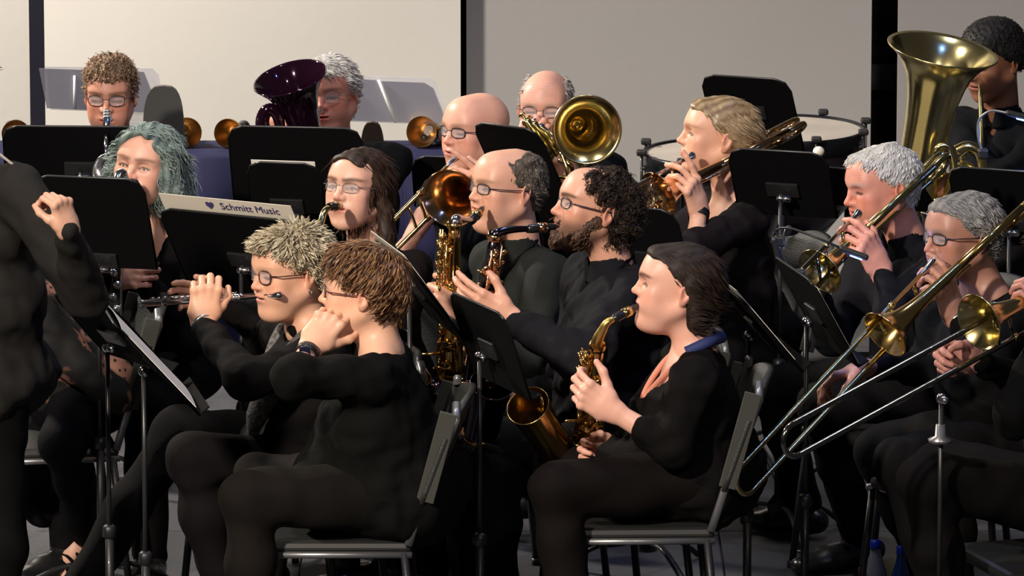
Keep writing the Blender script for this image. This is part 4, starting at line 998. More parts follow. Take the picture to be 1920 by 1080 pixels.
# saxophonist girl
c10 = person('woman with long brown hair, wire glasses and dark brown jacket playing saxophone', (674, 354, 1.6), 32, -11, byaw=30, sw=.165, neck='scoop', top=(.022, .015, .013), nl=.185,
    fo=dict(skin=(0.740, 0.422, 0.312), w=.94, jaw=.9, browc=(.04, .02, .015), browa=.7, open=.8, lip=(.45, .08, .08), red=.4, pucker=.5), glasses=dict(col=(.10, .08, .08), rimless=True, wire=.0013, w=.0225, h=.0135),
    hair=dict(mask=lambda X, Y, Z: np.minimum((.070-.25*np.abs(X)-Z)*.9, (-Y-.048)*1.0), thick=.010, lo=(-.15, -.13, -.30), hi=(.15, .17, .15),
      prims=[('c', (.064, -.02, .03), (.082, .02, -.06), .018, .020), ('c', (.082, .02, -.06), (.10, .03, -.27), .022, .028), ('c', (-.064, -.02, .03), (-.078, .01, -.05), .013, .013), ('c', (0, .08, 0), (.03, .085, -.24), .055, .05)],
      subs=[('e', (0, -.105, -.03), (.064, .066, .105)), ('c', (0, .01, -.13), (0, .01, -.28), .05, .05)], c1=(.022, .012, .008), c2=(.085, .045, .028), n=2000, ln=.050, lift=.0006, noise=.002, nf=120, rough=.55, seed=6, guard=.068,
      flow=lambda p: np.stack([p[:, 0]*.4, p[:, 1]*0+.03*(p[:, 2] > .02), -.09+np.clip(p[:, 2], 0, .1)*.5], 1)),
    arms=dict(R=dict(w=(600, 620, 1.35), d=V(-.2, -.4, -.3), n=V(0, .9, -.2), curl=.7), L=dict(w=(622, 530, 1.25), d=V(-.8, -.2, .4), n=V(0, .9, 0), curl=.7)))
# man in grey suit
c11 = person('balding man with half-rim glasses in a dark grey suit playing a gold saxophone', (953, 352, 1.45), 62, -5, byaw=62, sw=.185, fat=.5, neck='shirt', nl=.172, topm=mat('grey_suit', (.013, .015, .013), rough=.8, spec=.25, bump=.4, bscale=500, var=.15, vscale=6),
    fo=dict(skin=(0.680, 0.370, 0.262), w=1.0, jaw=1.06, fat=.6, browc=(.16, .1, .06), browa=.5, red=.8, age=.5, open=.5), glasses=dict(col=(.015, .015, .02), wire=.0016, h=.0140),
    hair=dict(mask=hairline(.080, .030, -.020, -.06), thick=.007, subs=[('e', (0, -.055, .10), (.054, .095, .070)), ('e', (0, .02, .135), (.03, .06, .04))], c1=(.07, .055, .04), c2=(.26, .22, .18), n=1400, ln=.011, lift=.001, seed=9),
    arms=dict(L=dict(w=(884, 574, 1.18), d=V(-1, -.1, .15), n=V(.15, 1, 0), curl=[1.0, 1.0, 1.0, 1.0], s=1.1), R=dict(w=(905, 660, 1.6), d=V(-.9, -.1, -.2), n=V(0, -1, 0), curl=.8)))
# bearded man
c12 = person('bearded man with curly dark hair and black shirt playing a dark saxophone', (1117, 390, .88), 74, -14, byaw=70, sw=.20, fat=1.0, neck='shirt', nl=.165, top=(.034, .034, .044), hf=.05, sz=1.05, wr=.007,
    fo=dict(skin=(0.680, 0.361, 0.254), w=.99, nose=1.1, browc=(.03, .018, .012), browa=.85, open=.7, red=.7, stubble=.85, stc=(.10, .055, .035)), glasses=dict(col=(.02, .012, .012), wire=.0018, h=.0135, w=.022),
    hair=dict(mask=hairline(.100, .030, -.005, -.075), thick=.005, lo=(-.13, -.13, -.14), hi=(.13, .19, .16), prims=[('e', (0, .065, -.01), (.080, .058, .085)), ('e', (0, .03, .05), (.080, .080, .050))], subs=[('e', (0, -.090, .085), (.056, .062, .060))],
      c1=(.012, .007, .005), c2=(.06, .035, .022), n=3000, ln=.020, lift=.005, curl=.006, noise=.008, nf=110, seed=12),
    beard=dict(name='beard', base_shell=False, mask=lambda X, Y, Z: np.maximum(Z-np.interp(Y.ravel(), [-.14, -.095, -.05, -.01, .02], [-.050, -.048, -.040, -.012, .0]).reshape(Y.shape), Y-.004),
      prims=[('e', (0, -.034, -.072), (.061, .060, .050)), ('e', (0, -.082, -.102), (.028, .026, .026)), ('c', (.060, -.008, -.030), (.046, -.050, -.082), .018, .022), ('c', (-.060, -.008, -.030), (-.046, -.050, -.082), .018, .022), ('c', (-.024, -.099, -.052), (.024, -.099, -.052), .006, .006)], subs=[('e', (0, -.108, -.0625), (.021, .018, .0075))],
      c1=(.05, .025, .015), c2=(.20, .11, .07), n=1400, ln=.014, lift=.002, noise=.002, h=.0035, seed=2, flow=lambda p: np.stack([p[:, 0]*.4, p[:, 1]*0-.03, p[:, 2]*0-.08], 1)),
    arms=dict(L=dict(w=(958, 596, .62), d=V(-.9, .1, .40), n=V(.35, 1, .1), curl=[.25, .35, .45, .5], thumb=.1, e=(1085, 672, .50), s=1.1), R=dict(w=(978, 738, 1.0), d=V(-1, 0, .25), n=V(0, .2, -1), curl=.6, e=(1100, 720, 1.15))))
# blonde trombonist
c7 = person('blonde woman with pulled-back hair and black top playing a copper-belled trombone', (1348, 254, 2.3), 84, -9, byaw=72, sw=.17, neck='scoop', nl=.19, top=(.030, .022, .027), lean=.05,
    fo=dict(skin=(0.740, 0.405, 0.279), w=.94, jaw=.95, nose=1.05, browc=(.22, .13, .07), browa=.5, open=.7, lip=(.55, .18, .16), pucker=.8, red=.5),
    hair=dict(mask=hairline(.074, .030, .012, -.055), thick=.010, prims=[('c', (0, .10, -.01), (0, .125, -.055), .020, .014)], c1=(.22, .14, .07), c2=(.66, .50, .30), n=2200, ln=.040, lift=.0006, noise=.0015, nf=150, rough=.35, seed=7, width=.0009,
      flow=lambda p: np.stack([-p[:, 0]*.6, p[:, 1]*0+.10, -(p[:, 2]-.0)*.8-.02], 1)),
    sleeve=(1, .18), arms=dict(L=dict(w=(1312, 396, 2.05), d=V(-.30, -.25, .9), n=V(-.75, .6, -.1), curl=[.15, .55, .75, .8], thumb=.1, e=(1298, 468, 1.95), s=1.05), R=dict(w=(1190, 400, 2.25), d=V(-.8, 0, .2), n=V(0, 0, -1), curl=.8)))
# white-haired trombonist
c16 = person('old man with short white hair bent over a trombone with valve', (1655, 348, 1.6), 68, 5, byaw=62, sw=.19, fat=.3, neck='shirt', nl=.165, top=(.022, .022, .030), hf=.08, lean=.12,
    fo=dict(skin=(0.660, 0.299, 0.221), w=1.0, nose=1.15, browc=(.45, .40, .36), browa=.4, red=1.0, age=.9, pucker=.5, fat=.2),
    hair=dict(mask=hairline(.074, .030, -.005, -.07, recede=.012), thick=.009, c1=(.50, .49, .46), c2=(.88, .87, .83), n=2000, ln=.016, lift=.002, noise=.003, seed=10, flow=lambda p: np.stack([p[:, 0], p[:, 1]*.5-.06, -np.abs(p[:, 2])*.5-.02], 1)),
    sleeve=(1, .80), arms=dict(L=dict(w=(1652, 505, 1.35), d=V(-.55, -.2, .85), n=V(-.6, .75, -.2), curl=[.5, .7, .85, .95], thumb=.2, e=(1672, 590, 1.25), s=1.12, fr=.030), R=dict(w=(1530, 545, 1.5), d=V(-.8, 0, .2), n=V(0, 0, -1), curl=.8, show=False)),
    knees=[(1452, 728, 2.05), (1540, 762, 1.5)], ankles=[(1508, 948, 2.12), (1612, 1006, 1.70)])
# grey-haired trombonist
c17 = person('grey-haired man with dark half-rim glasses playing a trombone at right', (1806, 440, .82), 62, 0, byaw=60, sw=.19, fat=.5, neck='crew', nl=.165, top=(.009, .009, .010), hf=.07, lean=.1,
    fo=dict(skin=(0.420, 0.211, 0.156), w=1.0, jaw=1.05, nose=1.1, browc=(.2, .17, .15), browa=.4, red=.7, age=.6, pucker=.5, fat=.3), glasses=dict(col=(.01, .01, .01), wire=.0018, h=.0145),
    hair=dict(mask=hairline(.072, .022, -.008, -.065), thick=.010, c1=(.16, .155, .15), c2=(.40, .39, .38), n=2000, ln=.022, lift=.0006, noise=.002, seed=14, flow=lambda p: np.stack([p[:, 0]*1.2+.03, p[:, 1]*0+.03, -np.abs(p[:, 2])*.4], 1)),
    sleeve=(.85, .80), arms=dict(L=dict(w=(1790, 594, .66), d=V(-.35, -.2, .95), n=V(-.7, .65, 0), curl=[.35, .75, .85, .9], thumb=.2, e=(1862, 672, .55), s=1.1, fr=.029), R=dict(w=(1622, 690, .85), d=V(-1, -.25, -.25), n=V(.1, -.25, -1), curl=[.5, .6, .7, .8], e=(1745, 690, 1.0), s=1.1)),
    knees=[(1650, 846, 1.05), (1690, 868, .65)], ankles=[(1762, 1112, 1.05), (1775, 1160, .65)])
# cropped trombonist at the right edge
c18 = person('black-clothed trombonist cut off by the right edge, hand on the slide', (2005, 492, -.05), 78, 5, byaw=72, sw=.19, fat=.6, neck='crew', top=(.008, .008, .009), trouser=(.011, .009, .009),
    fo=dict(skin=(0.500, 0.238, 0.197)), hair=dict(mask=hairline(), c1=(.05, .03, .02), c2=(.1, .07, .05), n=500),
    arms=dict(R=dict(w=(1838, 678, -.18), d=V(-1, -.1, .25), n=V(0, -.9, -.3), curl=[.9, 1.0, 1.1, 1.1], thumb=.9, s=1.08, e=(1950, 735, .0)), L=dict(w=(1960, 610, -.2), d=V(-.3, 0, 1), n=V(-.7, .6, 0), curl=.8)),
    knees=[(1770, 872, .28), (1735, 900, -.25)], ankles=[(1800, 1185, .25), (1790, 1230, -.25)])
# front row
c14 = person('woman with spiky short blonde hair, patterned scarf and round glasses playing flute', (546, 507, .55), 60, 3, byaw=68, sw=.175, fat=.6, neck='crew', nl=.160, top=(.013, .011, .011), trouser=(.014, .011, .012), hf=.05, bust=1.1, hem=.02,
    fo=dict(skin=(0.760, 0.422, 0.279), w=1.0, jaw=1.02, browc=(.3, .2, .1), browa=.3, fat=.6, red=.8, age=.3, lip=(.60, .24, .20)), glasses=dict(col=(.04, .02, .015), wire=.0017, w=.0215, h=.0185),
    hair=dict(mask=hairline(.064, .022, .0, -.055), thick=.012, c1=(.26, .20, .12), c2=(.85, .76, .56), n=3000, ln=.022, lift=.006, noise=.003, nf=110, seed=21, width=.0014,
      flow=lambda p: np.stack([p[:, 0]*1.3, p[:, 1]*.9-.02, (p[:, 2]-.03)*.6-.01], 1)),
    sleeve=(1, .92), arms=dict(L=dict(w=(380, 606, .56), d=V(.10, .25, 1), n=V(-.15, 1, -.2), curl=[.8, .85, .9, .95], thumb=.5, e=(462, 712, .30), s=1.08), R=dict(w=(420, 566, .98), d=V(-1, -.15, .25), n=V(-.1, -1, -.1), curl=[.35, .4, .45, .5], thumb=.3, e=(505, 640, 1.0))),
    knees=[(338, 812, .88), (362, 862, .42)], ankles=[(108, 1158, .62), (420, 1115, .40)])
c15 = person('woman with short auburn hair, glasses and black cardigan playing flute in front', (683, 546, .12), 100, -2, byaw=97, sw=.175, fat=.7, neck='crew', nl=.162, top=(.012, .0115, .010), trouser=(.024, .019, .016), hf=.045, lean=.03, hem=.03, loose=.012, bust=.9,
    fo=dict(skin=(0.800, 0.458, 0.312), w=1.0, browc=(.2, .1, .05), browa=.3, fat=.4, red=.6, lip=(.55, .18, .16)), glasses=dict(col=(.08, .012, .02), wire=.0017, w=.022, h=.0145),
    hair=dict(mask=hairline(.060, .022, .012, -.065), thick=.011, prims=[('e', (0, -.01, .08), (.074, .088, .052)), ('e', (0, .065, .0), (.066, .05, .06))], c1=(.06, .022, .012), c2=(.42, .23, .11), n=2800, ln=.030, lift=.004, noise=.004, nf=85, seed=23, width=.0012, rough=.35,
      flow=lambda p: np.stack([p[:, 0]*1.2, p[:, 1]*.3-.045, -.035-np.abs(p[:, 2])*.3], 1)),
    sleeve=(1, .10), arms=dict(L=dict(w=(582, 652, .01), d=V(.55, .35, .75), n=V(.15, 1, -.1), curl=[.55, .7, .8, .9], thumb=.3, e=(550, 708, -.13), s=1.08), R=dict(w=(560, 610, .55), d=V(-.6, .2, .4), n=V(0, -1, 0), show=False)),
    knees=[(482, 900, .34), (465, 932, -.10)], ankles=[(500, 1170, .34), (478, 1240, -.12)], hipz=.57)
c13 = person('dark-haired woman in black top with salmon neck strap playing tenor saxophone', (1272, 537, .3), 88, -9, byaw=86, sw=.175, fat=.6, neck='scoop', nl=.168, top=(.012, .010, .010), trouser=(.016, .011, .010), hf=.045, hem=.015, lean=.0, bust=1.0,
    fo=dict(skin=(0.780, 0.422, 0.320), w=1.0, jaw=1.0, browc=(.03, .015, .01), browa=.85, open=.5, fat=.6, red=.6, lip=(.55, .12, .13), nose=.95),
    hair=dict(mask=hairline(.078, .038, .018, -.085), thick=.010, lo=(-.12, -.13, -.15), hi=(.12, .16, .15), prims=[('e', (0, .055, -.02), (.070, .058, .085)), ('c', (.06, .03, .02), (.05, .06, -.08), .03, .03), ('c', (-.06, .03, .02), (-.05, .06, -.08), .03, .03)],
      c1=(.014, .008, .006), c2=(.055, .032, .022), n=2400, ln=.04, lift=.0004, noise=.0008, nf=120, rough=.62, seed=25, guard=.07, width=.0009, part=((.030, -.08, .105), (.030, .02, .137), .0022), flow=lambda p: np.stack([p[:, 0]*.3, p[:, 1]*0+.08, -p[:, 2]*.5-.03], 1)),
    sleeve=(1, .42), arms=dict(L=dict(w=(1152, 772, .12), d=V(-.92, .05, .55), n=V(.25, 1, .0), curl=[.7, .8, .9, .95], thumb=.0, e=(1262, 838, .08), s=1.08), R=dict(w=(1165, 850, .45), d=V(-.9, -.2, .1), n=V(0, -.9, 0), curl=.8)),
    knees=[(1050, 876, .54), (1042, 918, .08)], ankles=[(1060, 1155, .52), (1080, 1215, .06)], hipz=.57)
LACE = mat('lace', (.03, .018, .014), rough=.8); nt = LACE.node_tree; tcn = nt.nodes.new('ShaderNodeTexCoord')
n1 = nt.nodes.new('ShaderNodeTexNoise'); n1.inputs['Scale'].default_value = 9; v1 = nt.nodes.new('ShaderNodeTexVoronoi'); v1.inputs['Scale'].default_value = 48
for n_ in (n1, v1): nt.links.new(tcn.outputs['Object'], n_.inputs['Vector'])
r1 = nt.nodes.new('ShaderNodeMapRange'); r1.inputs[1].default_value = .55; r1.inputs[2].default_value = .60; nt.links.new(n1.outputs['Fac'], r1.inputs[0])
r2 = nt.nodes.new('ShaderNodeMapRange'); r2.inputs[1].default_value = .22; r2.inputs[2].default_value = .28; nt.links.new(v1.outputs['Distance'], r2.inputs[0])
mu = nt.nodes.new('ShaderNodeMath'); mu.operation = 'MULTIPLY'; nt.links.new(r1.outputs[0], mu.inputs[0]); nt.links.new(r2.outputs[0], mu.inputs[1])
mx = nt.nodes.new('ShaderNodeMix'); mx.data_type = 'RGBA'; mx.inputs[6].default_value = (.004, .0035, .0035, 1); mx.inputs[7].default_value = (.22, .10, .065, 1)
nt.links.new(mu.outputs[0], mx.inputs[0]); nt.links.new(mx.outputs[2], nt.nodes['Principled BSDF'].inputs['Base Color'])
# seated woman in patterned lace top, mostly behind the conductor
c2 = person('seated woman in patterned sheer top and sandals behind the conductor', (12, 432, 1.45), 82, 10, byaw=80, sw=.165, neck='crew', lean=.16, hf=.05, trouser=(.010, .010, .014),
    topm=LACE, fo=dict(skin=(0.620, 0.334, 0.230)), hair=dict(mask=hairline(), c1=(.03, .02, .015), c2=(.08, .05, .04), n=600), shoes=False,
    arms=dict(R=dict(w=(60, 640, 1.6), d=V(-.8, 0, .2), n=V(0, 0, -1)), L=dict(w=(75, 650, 1.25), d=V(-.8, 0, .2), n=V(0, 0, -1))),
    knees=[(85, 800, 1.6), (120, 828, 1.28)], ankles=[(80, 960, 1.6), (160, 995, 1.55)])
# conductor
c1 = person('conductor in black suit seen from behind at the left edge', (-78, 178, -.1), -140, 0, byaw=-140, sw=.20, fat=.9, seated=False, lean=0, hipz=.90, neck='shirt', nl=.17, trouser=(.013, .012, .012), hem=.02, hf=.0,
    topm=mat('black_suit', (.013, .0115, .0100), rough=.8, spec=.25, bump=.3, bscale=500, var=.15, vscale=4), fo=dict(skin=(0.660, 0.370, 0.262)), hair=dict(mask=hairline(), c1=(.05, .04, .03), c2=(.2, .18, .15), n=500),
    sleeve=(1, 1), arms=dict(R=dict(w=(128, 432, -.55), d=V(-.25, -.1, 1), n=V(-.75, .65, 0), curl=[1.0, 1.1, 1.15, 1.2], thumb=.9, e=(158, 552, -.38), s=.88), L=dict(w=(-200, 500, .2), d=V(-.2, .5, .5), n=V(1, 0, 0))))
# ------------------------------------------------------------------ instruments
# trombones
trombone('copper-belled trombone of the bald man in short sleeves', (859, 291, 2.22), (672, 478, 1.86), (948, 288, 2.45), (846, 372, 1.98), (0, 0, -1), rb=.086, mt=GOLD, sl=LACQ)
trombone('copper-belled trombone of the blonde woman', (1299, 291, 2.17), (1140, 378, 1.85), (1497, 236, 2.35), (1234, 368, 2.0), (0, 0, -1), rb=.074, mt=GOLD, valve=True, bl=.26)
trombone('brass trombone with valve held by the white-haired old man', (1610, 399, 1.42), (1490, 520, 1.1), (1768, 296, 1.65), (1538, 508, 1.25), (0, 0, -1), rb=.070, mt=LACQ, sl=SLIDE, valve=True, bl=.20)
trombone('brass trombone of the grey-haired man with its bell seen edge-on', (1752, 488, .68), (1372, 893, .10), (1935, 372, .80), (1660, 627, .48), (0, 0, -1), rb=.072, mt=BRASS, sl=LACQ, bl=.30)
trombone('brass trombone at the right edge with blue-lit slide', (1996, 520, -.10), (1462, 808, -.72), (2075, 492, .0), (1836, 604, -.30), (0, 0, -1), rb=.074, mt=LACQ, sl=SLIDE, bl=.28)
# saxophones
saxophone('gold tenor saxophone of the dark-haired woman in front', (1120, 652, .26), (1108, 838, .54), (1203, 570, .28), (-1, -.22, .0), size=1.3, mt=brass((.70, .47, .17), .2, 'sax_gold'), nmt=mat('matte_gold', (.75, .52, .16), rough=.38, metal=1), seed=2, rim=.045, bowd=.036, bellh=.53, btilt=.40)
saxophone('gold saxophone of the man in the grey suit', (852, 424, 1.12), (848, 705, 1.30), (907, 388, 1.33), (-1, -.25, 0), size=1.2, mt=brass((.86, .52, .18), .16, 'amber_brass'), kmt=BRASS, bmt=mat('blue_reflect_bell', (.16, .15, .26), rough=.1, metal=1), nmt=SILVER, seed=3, rim=.045, bowd=.045, bellh=.30, btilt=.5)  # blue reflections in the dark bell are put into its metal colour
saxophone('dark lacquered saxophone of the bearded man', (928, 446, .66), (884, 772, .86), (1048, 424, .74), (.25, -1, 0), size=1.3, mt=DARKLAQ, kmt=brass((.75, .42, .22), .18, 'copper_keys'), nmt=DARKLAQ, seed=4, bellh=.35, rim=.045, bowd=.045)
saxophone('gold saxophone of the woman in the brown jacket', (597, 476, 1.28), (600, 700, 1.25), (642, 386, 1.46), (-1, -.3, 0), size=.9, mt=LACQ, seed=5)
# flutes
flute('silver flute of the woman with spiky blonde hair', (524, 553, .44), (268, 569, 1.02), (-.1, -.35, 1))
flute('silver flute of the woman with auburn hair, seen end-on', (620, 601, .15), (585, 592, .72), (0, -.3, 1))
# bass clarinet
bc = thing('bass_clarinet', 'black bass clarinet with curved silver neck held by the teal-haired player', 'clarinet', P(222, 520, 1.55))
nk = spline([P(252, 342, 1.74), P(243, 347, 1.68), P(235, 336, 1.64), P(228, 326, 1.61), P(221, 336, 1.58), P(221, 356, 1.56)], 6)
G().tube(nk, interp([.009, .010, .013, .017, .015, .014], len(nk)), 14).build('neck', SILVER, bc)
G().tube([P(265, 341, 1.80), P(250, 343, 1.73)], [.004, .012], 12).build('mouthpiece', EBON, bc)
bt, bb = P(221, 354, 1.56), P(214, 700, 1.5); G().tube([bt, bb], .019, 16).build('body', EBON, bc)
for k in range(14):
    q = lerp(bt, bb, .06+.065*k); G().lathe([(0, 0), (0, .012), (.004, .012), (.006, .005), (.006, 0)], q+V((.3 if k % 2 else -.3), -1, 0).normalized()*.02, V((.3 if k % 2 else -.3), -1, 0), 12).build('key', SILVER, bc)
G().tube([lerp(bt, bb, .05)+V(.016, -.02, 0), lerp(bt, bb, .95)+V(.016, -.02, 0)], .0025, 6).build('key_rod', SILVER, bc)
# trumpet
tp = P(203, 222, 3.06); te = P(200, 290, 2.72); X = (te-tp).normalized(); S_ = X.cross(V(1, 0, 0)).normalized(); tr = thing('trumpet', 'trumpet played by the curly-haired young man towards the audience', 'trumpet', lerp(tp, te, .5))
G().lathe([(-.002, .010), (0, .0135), (.008, .013), (.02, .008), (.06, .005), (.085, .0045)], tp, X, 16).build('mouthpiece', SILVER, tr)
G().tube([tp+X*.06, tp+X*.42, tp+X*.45+S_*.03, tp+X*.42+S_*.06, tp+X*.25+S_*.06], .006, 10).build('lead_pipe', SILVER, tr)
for k in range(3): G().lathe([(-.06, 0), (-.06, .0115), (.06, .0115), (.06, .004), (.085, .004), (.085, .009), (.09, .009), (.09, 0)], tp+X*(.19+.028*k)+S_*.03, -S_, 14).build('valve', SILVER, tr)
G().lathe(bell_profile(.26, .0065, .06, 14, 6), tp+X*.24+S_*.0+V(.02, 0, 0), X, 28).build('bell', SILVER, tr)

# purple euphonium: bell, throat, looped tubing and valves
ep = P(545, 150, 2.92); ax = V(-.12, -.30, 1).normalized(); ax = (ax+V(-.14, 0, 0)).normalized(); eu = thing('euphonium', 'dark purple euphonium with its bell up in front of the grey-haired man', 'euphonium', P(560, 320, 2.95))
bl_ = .30
prof = [(0, .040), (.06, .044), (.12, .050), (.18, .058), (.225, .070), (.255, .086), (.275, .102), (.288, .113), (.292, .1165), (.295, .1155), (.290, .111), (.272, .096), (.245, .078), (.20, .060), (.12, .047), (0, .038)]
G().lathe(prof, ep-ax*.285, ax, 44).build('bell', PURPLE, eu)
b0 = ep-ax*.285; b1 = P(566, 300, 2.95); b2 = P(560, 400, 2.95)
sp = spline([b0+ax*.01, lerp(b0, b1, .5)+V(.012, 0, 0), b1, b2, P(535, 440, 2.95), P(505, 410, 2.95), P(503, 330, 2.93), P(500, 270, 2.92), P(492, 228, 2.92), P(503, 205, 2.92), P(520, 216, 2.92), P(527, 250, 2.92)], 6)
G().tube(sp, interp([.040, .042, .046, .048, .046, .040, .032, .026, .022, .020, .018, .016], len(sp)), 18).build('main_tube', PURPLE, eu)
for k in range(3):
    q = P(512+17*k, 268, 2.86); G().lathe([(-.16, 0), (-.16, .015), (0, .015), (.002, .017), (.014, .017), (.016, .005), (.03, .005), (.03, .011), (.034, .011), (.035, 0)], q, (0, -.1, 1), 16).build('valve', PURPLE if k else SILVER, eu)
G().tube(spline([P(594, 214, 3.06), P(588, 222, 3.02), P(580, 245, 2.98), P(578, 300, 2.96)], 5), .0065, 10).build('lead_pipe', PURPLE, eu)
G().lathe([(-.002, .011), (0, .0145), (.01, .0135), (.03, .008), (.05, .006)], P(598, 207, 3.11), P(588, 222, 3.02)-P(598, 207, 3.11), 16).build('mouthpiece', SILVER, eu)
G().tube(spline([P(560, 238, 2.90), P(548, 250, 2.89), P(543, 290, 2.89), P(555, 320, 2.89)], 5), .008, 10).build('valve_tubing', PURPLE, eu)

# baritone horn with a forward bell
bp_ = P(1100, 243, 2.62); ax = V(.10, -1, .10).normalized(); bh = thing('baritone_horn', 'brass horn with a large bell facing the audience at centre back', 'horn', P(1090, 330, 2.8))
prof = [(0, .030), (.08, .034), (.14, .042), (.19, .054), (.22, .068), (.24, .083), (.25, .095), (.256, .1035), (.259, .1055), (.2605, .103), (.254, .094), (.243, .081), (.222, .064), (.19, .050), (.14, .038), (.06, .030), (0, .026)]
G().lathe(prof, bp_-ax*.25, ax, 48).build('bell', LACQ, bh)
q0 = bp_-ax*.25
sp = spline([q0+ax*.01, q0-ax*.05, q0-ax*.09-Z3*.05, q0-ax*.08-Z3*.13, P(1085, 400, 2.75), P(1040, 430, 2.75), P(1010, 400, 2.75), P(1015, 330, 2.75), P(1035, 285, 2.74), P(1048, 262, 2.72)], 6)
G().tube(sp, interp([.029, .028, .027, .026, .024, .022, .018, .016, .014, .013], len(sp)), 16).build('main_tube', LACQ, bh)
for k in range(3):
    a_ = P(1022+13*k, 280+4*k, 2.72); G().lathe([(-.12, 0), (-.12, .013), (0, .013), (.002, .015), (.012, .015), (.014, .0045), (.034, .0045), (.034, .0105), (.039, .0105), (.04, 0)], P(990+13*k, 232+5*k, 2.78)+V(0, 0, 0), P(990, 232, 2.78)-a_, 16).build('valve', SILVER if k == 2 else LACQ, bh)
G().tube(spline([P(1018, 246, 2.94), P(1030, 258, 2.88), P(1052, 268, 2.80), P(1070, 300, 2.74)], 5), [.0055]*16, 10).build('lead_pipe', LACQ, bh)
G().lathe([(-.002, .011), (0, .0145), (.01, .0135), (.03, .008), (.05, .006)], P(1016, 243, 2.955), P(1030, 258, 2.88)-P(1016, 243, 2.955), 16).build('mouthpiece', SILVER, bh)
for k, (a_, b_) in enumerate((((1048, 300), (1075, 330)), ((1040, 330), (1078, 352)), ((1052, 285), (1060, 372)))): G().tube(spline([P(*a_, 2.66), P((a_[0]+b_[0])/2+8, (a_[1]+b_[1])/2-6, 2.64), P(*b_, 2.66)], 6), .007, 10).build('valve_tubing', LACQ, bh)

# tuba
tc = P(1767, 97, 2.9); tb_ = P(1728, 345, 3.0); ax = V(.17, -.16, 1).normalized(); tu = thing('tuba', 'large brass tuba with its bell up at the right', 'tuba', P(1730, 420, 3.0))
Lb = .40
prof = [(0, .068), (.08, .069), (.16, .073), (.22, .080), (.27, .091), (.305, .104), (.335, .122), (.358, .143), (.372, .160), (.378, .1685), (.3815, .1712), (.384, .169), (.378, .158), (.36, .139), (.33, .116), (.29, .094), (.24, .079), (.16, .069), (0, .064)]
tq = tc-ax*.375
G().lathe(prof, tq, ax, 56).build('bell', BRASS if False else brass((.80, .68, .32), .2, 'tuba_brass'), tu); TB = MATS['tuba_brass']
G().lathe([(-.012, .069), (-.010, .078), (-.004, .083), (.004, .083), (.008, .076), (.012, .070)], tq, ax, 48).build('bell_collar', TB, tu)
sp = spline([tq+ax*.0, tq-ax*.10, tq-ax*.24-V(.01, 0, 0), tq-ax*.40, tq-ax*.50+V(.06, 0, 0), tq-ax*.46+V(.18, 0, 0), tq-ax*.30+V(.20, 0, 0), tq-ax*.12+V(.185, 0, 0), tq-ax*.02+V(.15, 0, 0), tq+V(.115, -.02, -.03), tq-ax*.16+V(.11, -.02, 0)], 6)
G().tube(sp, interp([.068, .068, .070, .070, .066, .058, .048, .040, .034, .030, .028], len(sp)), 20).build('main_tube', TB, tu)
G().tube(spline([P(1752, 300, 2.86), P(1757, 279, 2.84), P(1770, 272, 2.84), P(1782, 280, 2.84), P(1790, 310, 2.84), P(1788, 345, 2.84), P(1772, 372, 2.86), P(1752, 378, 2.86)], 6), .0095, 12).build('valve_tubing', TB, tu)
for k in range(3): G().lathe([(0, 0), (0, .018), (.002, .020), (.014, .020), (.016, .018), (.13, .018), (.132, 0)], P(1738+20*k, 396+4*k, 2.88), (-.1, .3, -1), 16).build('valve', SILVER, tu)
G().tube(spline([P(1800, 300, 2.95), P(1818, 286, 3.0), P(1840, 290, 3.2), P(1838, 160, 3.42)], 6), .007, 10).build('lead_pipe', TB, tu)
G().tube(spline([P(1792, 282, 2.95), P(1815, 274, 2.95), P(1838, 288, 2.95), P(1845, 330, 2.95)], 6), .016, 14).build('upper_branch', TB, tu)

# baton
q = P(108, 372, -.16); b = thing('baton', 'pale conducting baton in the raised hand of the conductor', 'baton', q)
G().tube([q+V(.012, 0, -.02), P(70, 345, -.2), P(-60, 242, -.35)], [.0055, .0045, .0025], 8).build('shaft', mat('baton_wood', (.42, .38, .33), rough=.5), b); G().ball(q+V(.02, 0, -.03), (.011, .011, .02), 12).build('handle', mat('cork', (.4, .25, .12)), b)

# ------------------------------------------------------------------ music stands
s1 = stand(150, 331, 2.75, 3, 22, 'black music stand before the curly-haired trumpeter', W=.46, H=.32, low=.165)
s2 = stand(184, 505, 1.25, 14, 25, 'black music stand before the teal-haired clarinettist', W=.32, H=.30, low=.015)
s3 = stand(452, 506, 1.12, 30, 34, 'black music stand holding the cream folder, behind the blonde flutist', W=.46, H=.30, low=.125)
s4 = stand(558, 372, 2.45, 8, 22, 'wide black music stand before the purple euphonium', W=.40, H=.28, low=.055)
s5 = stand(535, 402, 1.98, 12, 24, 'second black music stand just below and before the euphonium stand', W=.22, H=.17, low=.015)
s6 = stand(848, 352, 3.4, 10, 20, 'black music stand before the right clear shield, behind the bald man', W=.26, H=.18)
s7 = stand(985, 345, 1.9, 40, 32, 'tilted black music stand between the bald man and the brass horn', W=.25, H=.37, low=.16, corner=(1008, 244, 1.9))
s8 = stand(1426, 236, 3.0, 24, 30, 'tall black music stand behind the blonde woman', W=.29, H=.28, low=.14, corner=(1478, 150, 3.0))
s9 = stand(1478, 370, 2.0, 20, 30, 'wide black music stand right of the blonde woman', W=.30, H=.24, low=.09, corner=(1548, 288, 2.0))
s10 = stand(1228, 470, 1.5, 30, 24, 'black music stand behind the bearded man', W=.22, H=.22, low=.04, corner=(1266, 396, 1.5))
s11 = stand(1399, 634, .55, 79, 40, 'black music stand with a white page behind the front saxophonist', W=.42, H=.26, low=.11, corner=(1390, 562, .35))
s12 = stand(207, 664, .15, 56, 42, 'leftmost black music stand beside the conductor', W=.34, H=.25, low=.10, corner=(216, 580, .0))
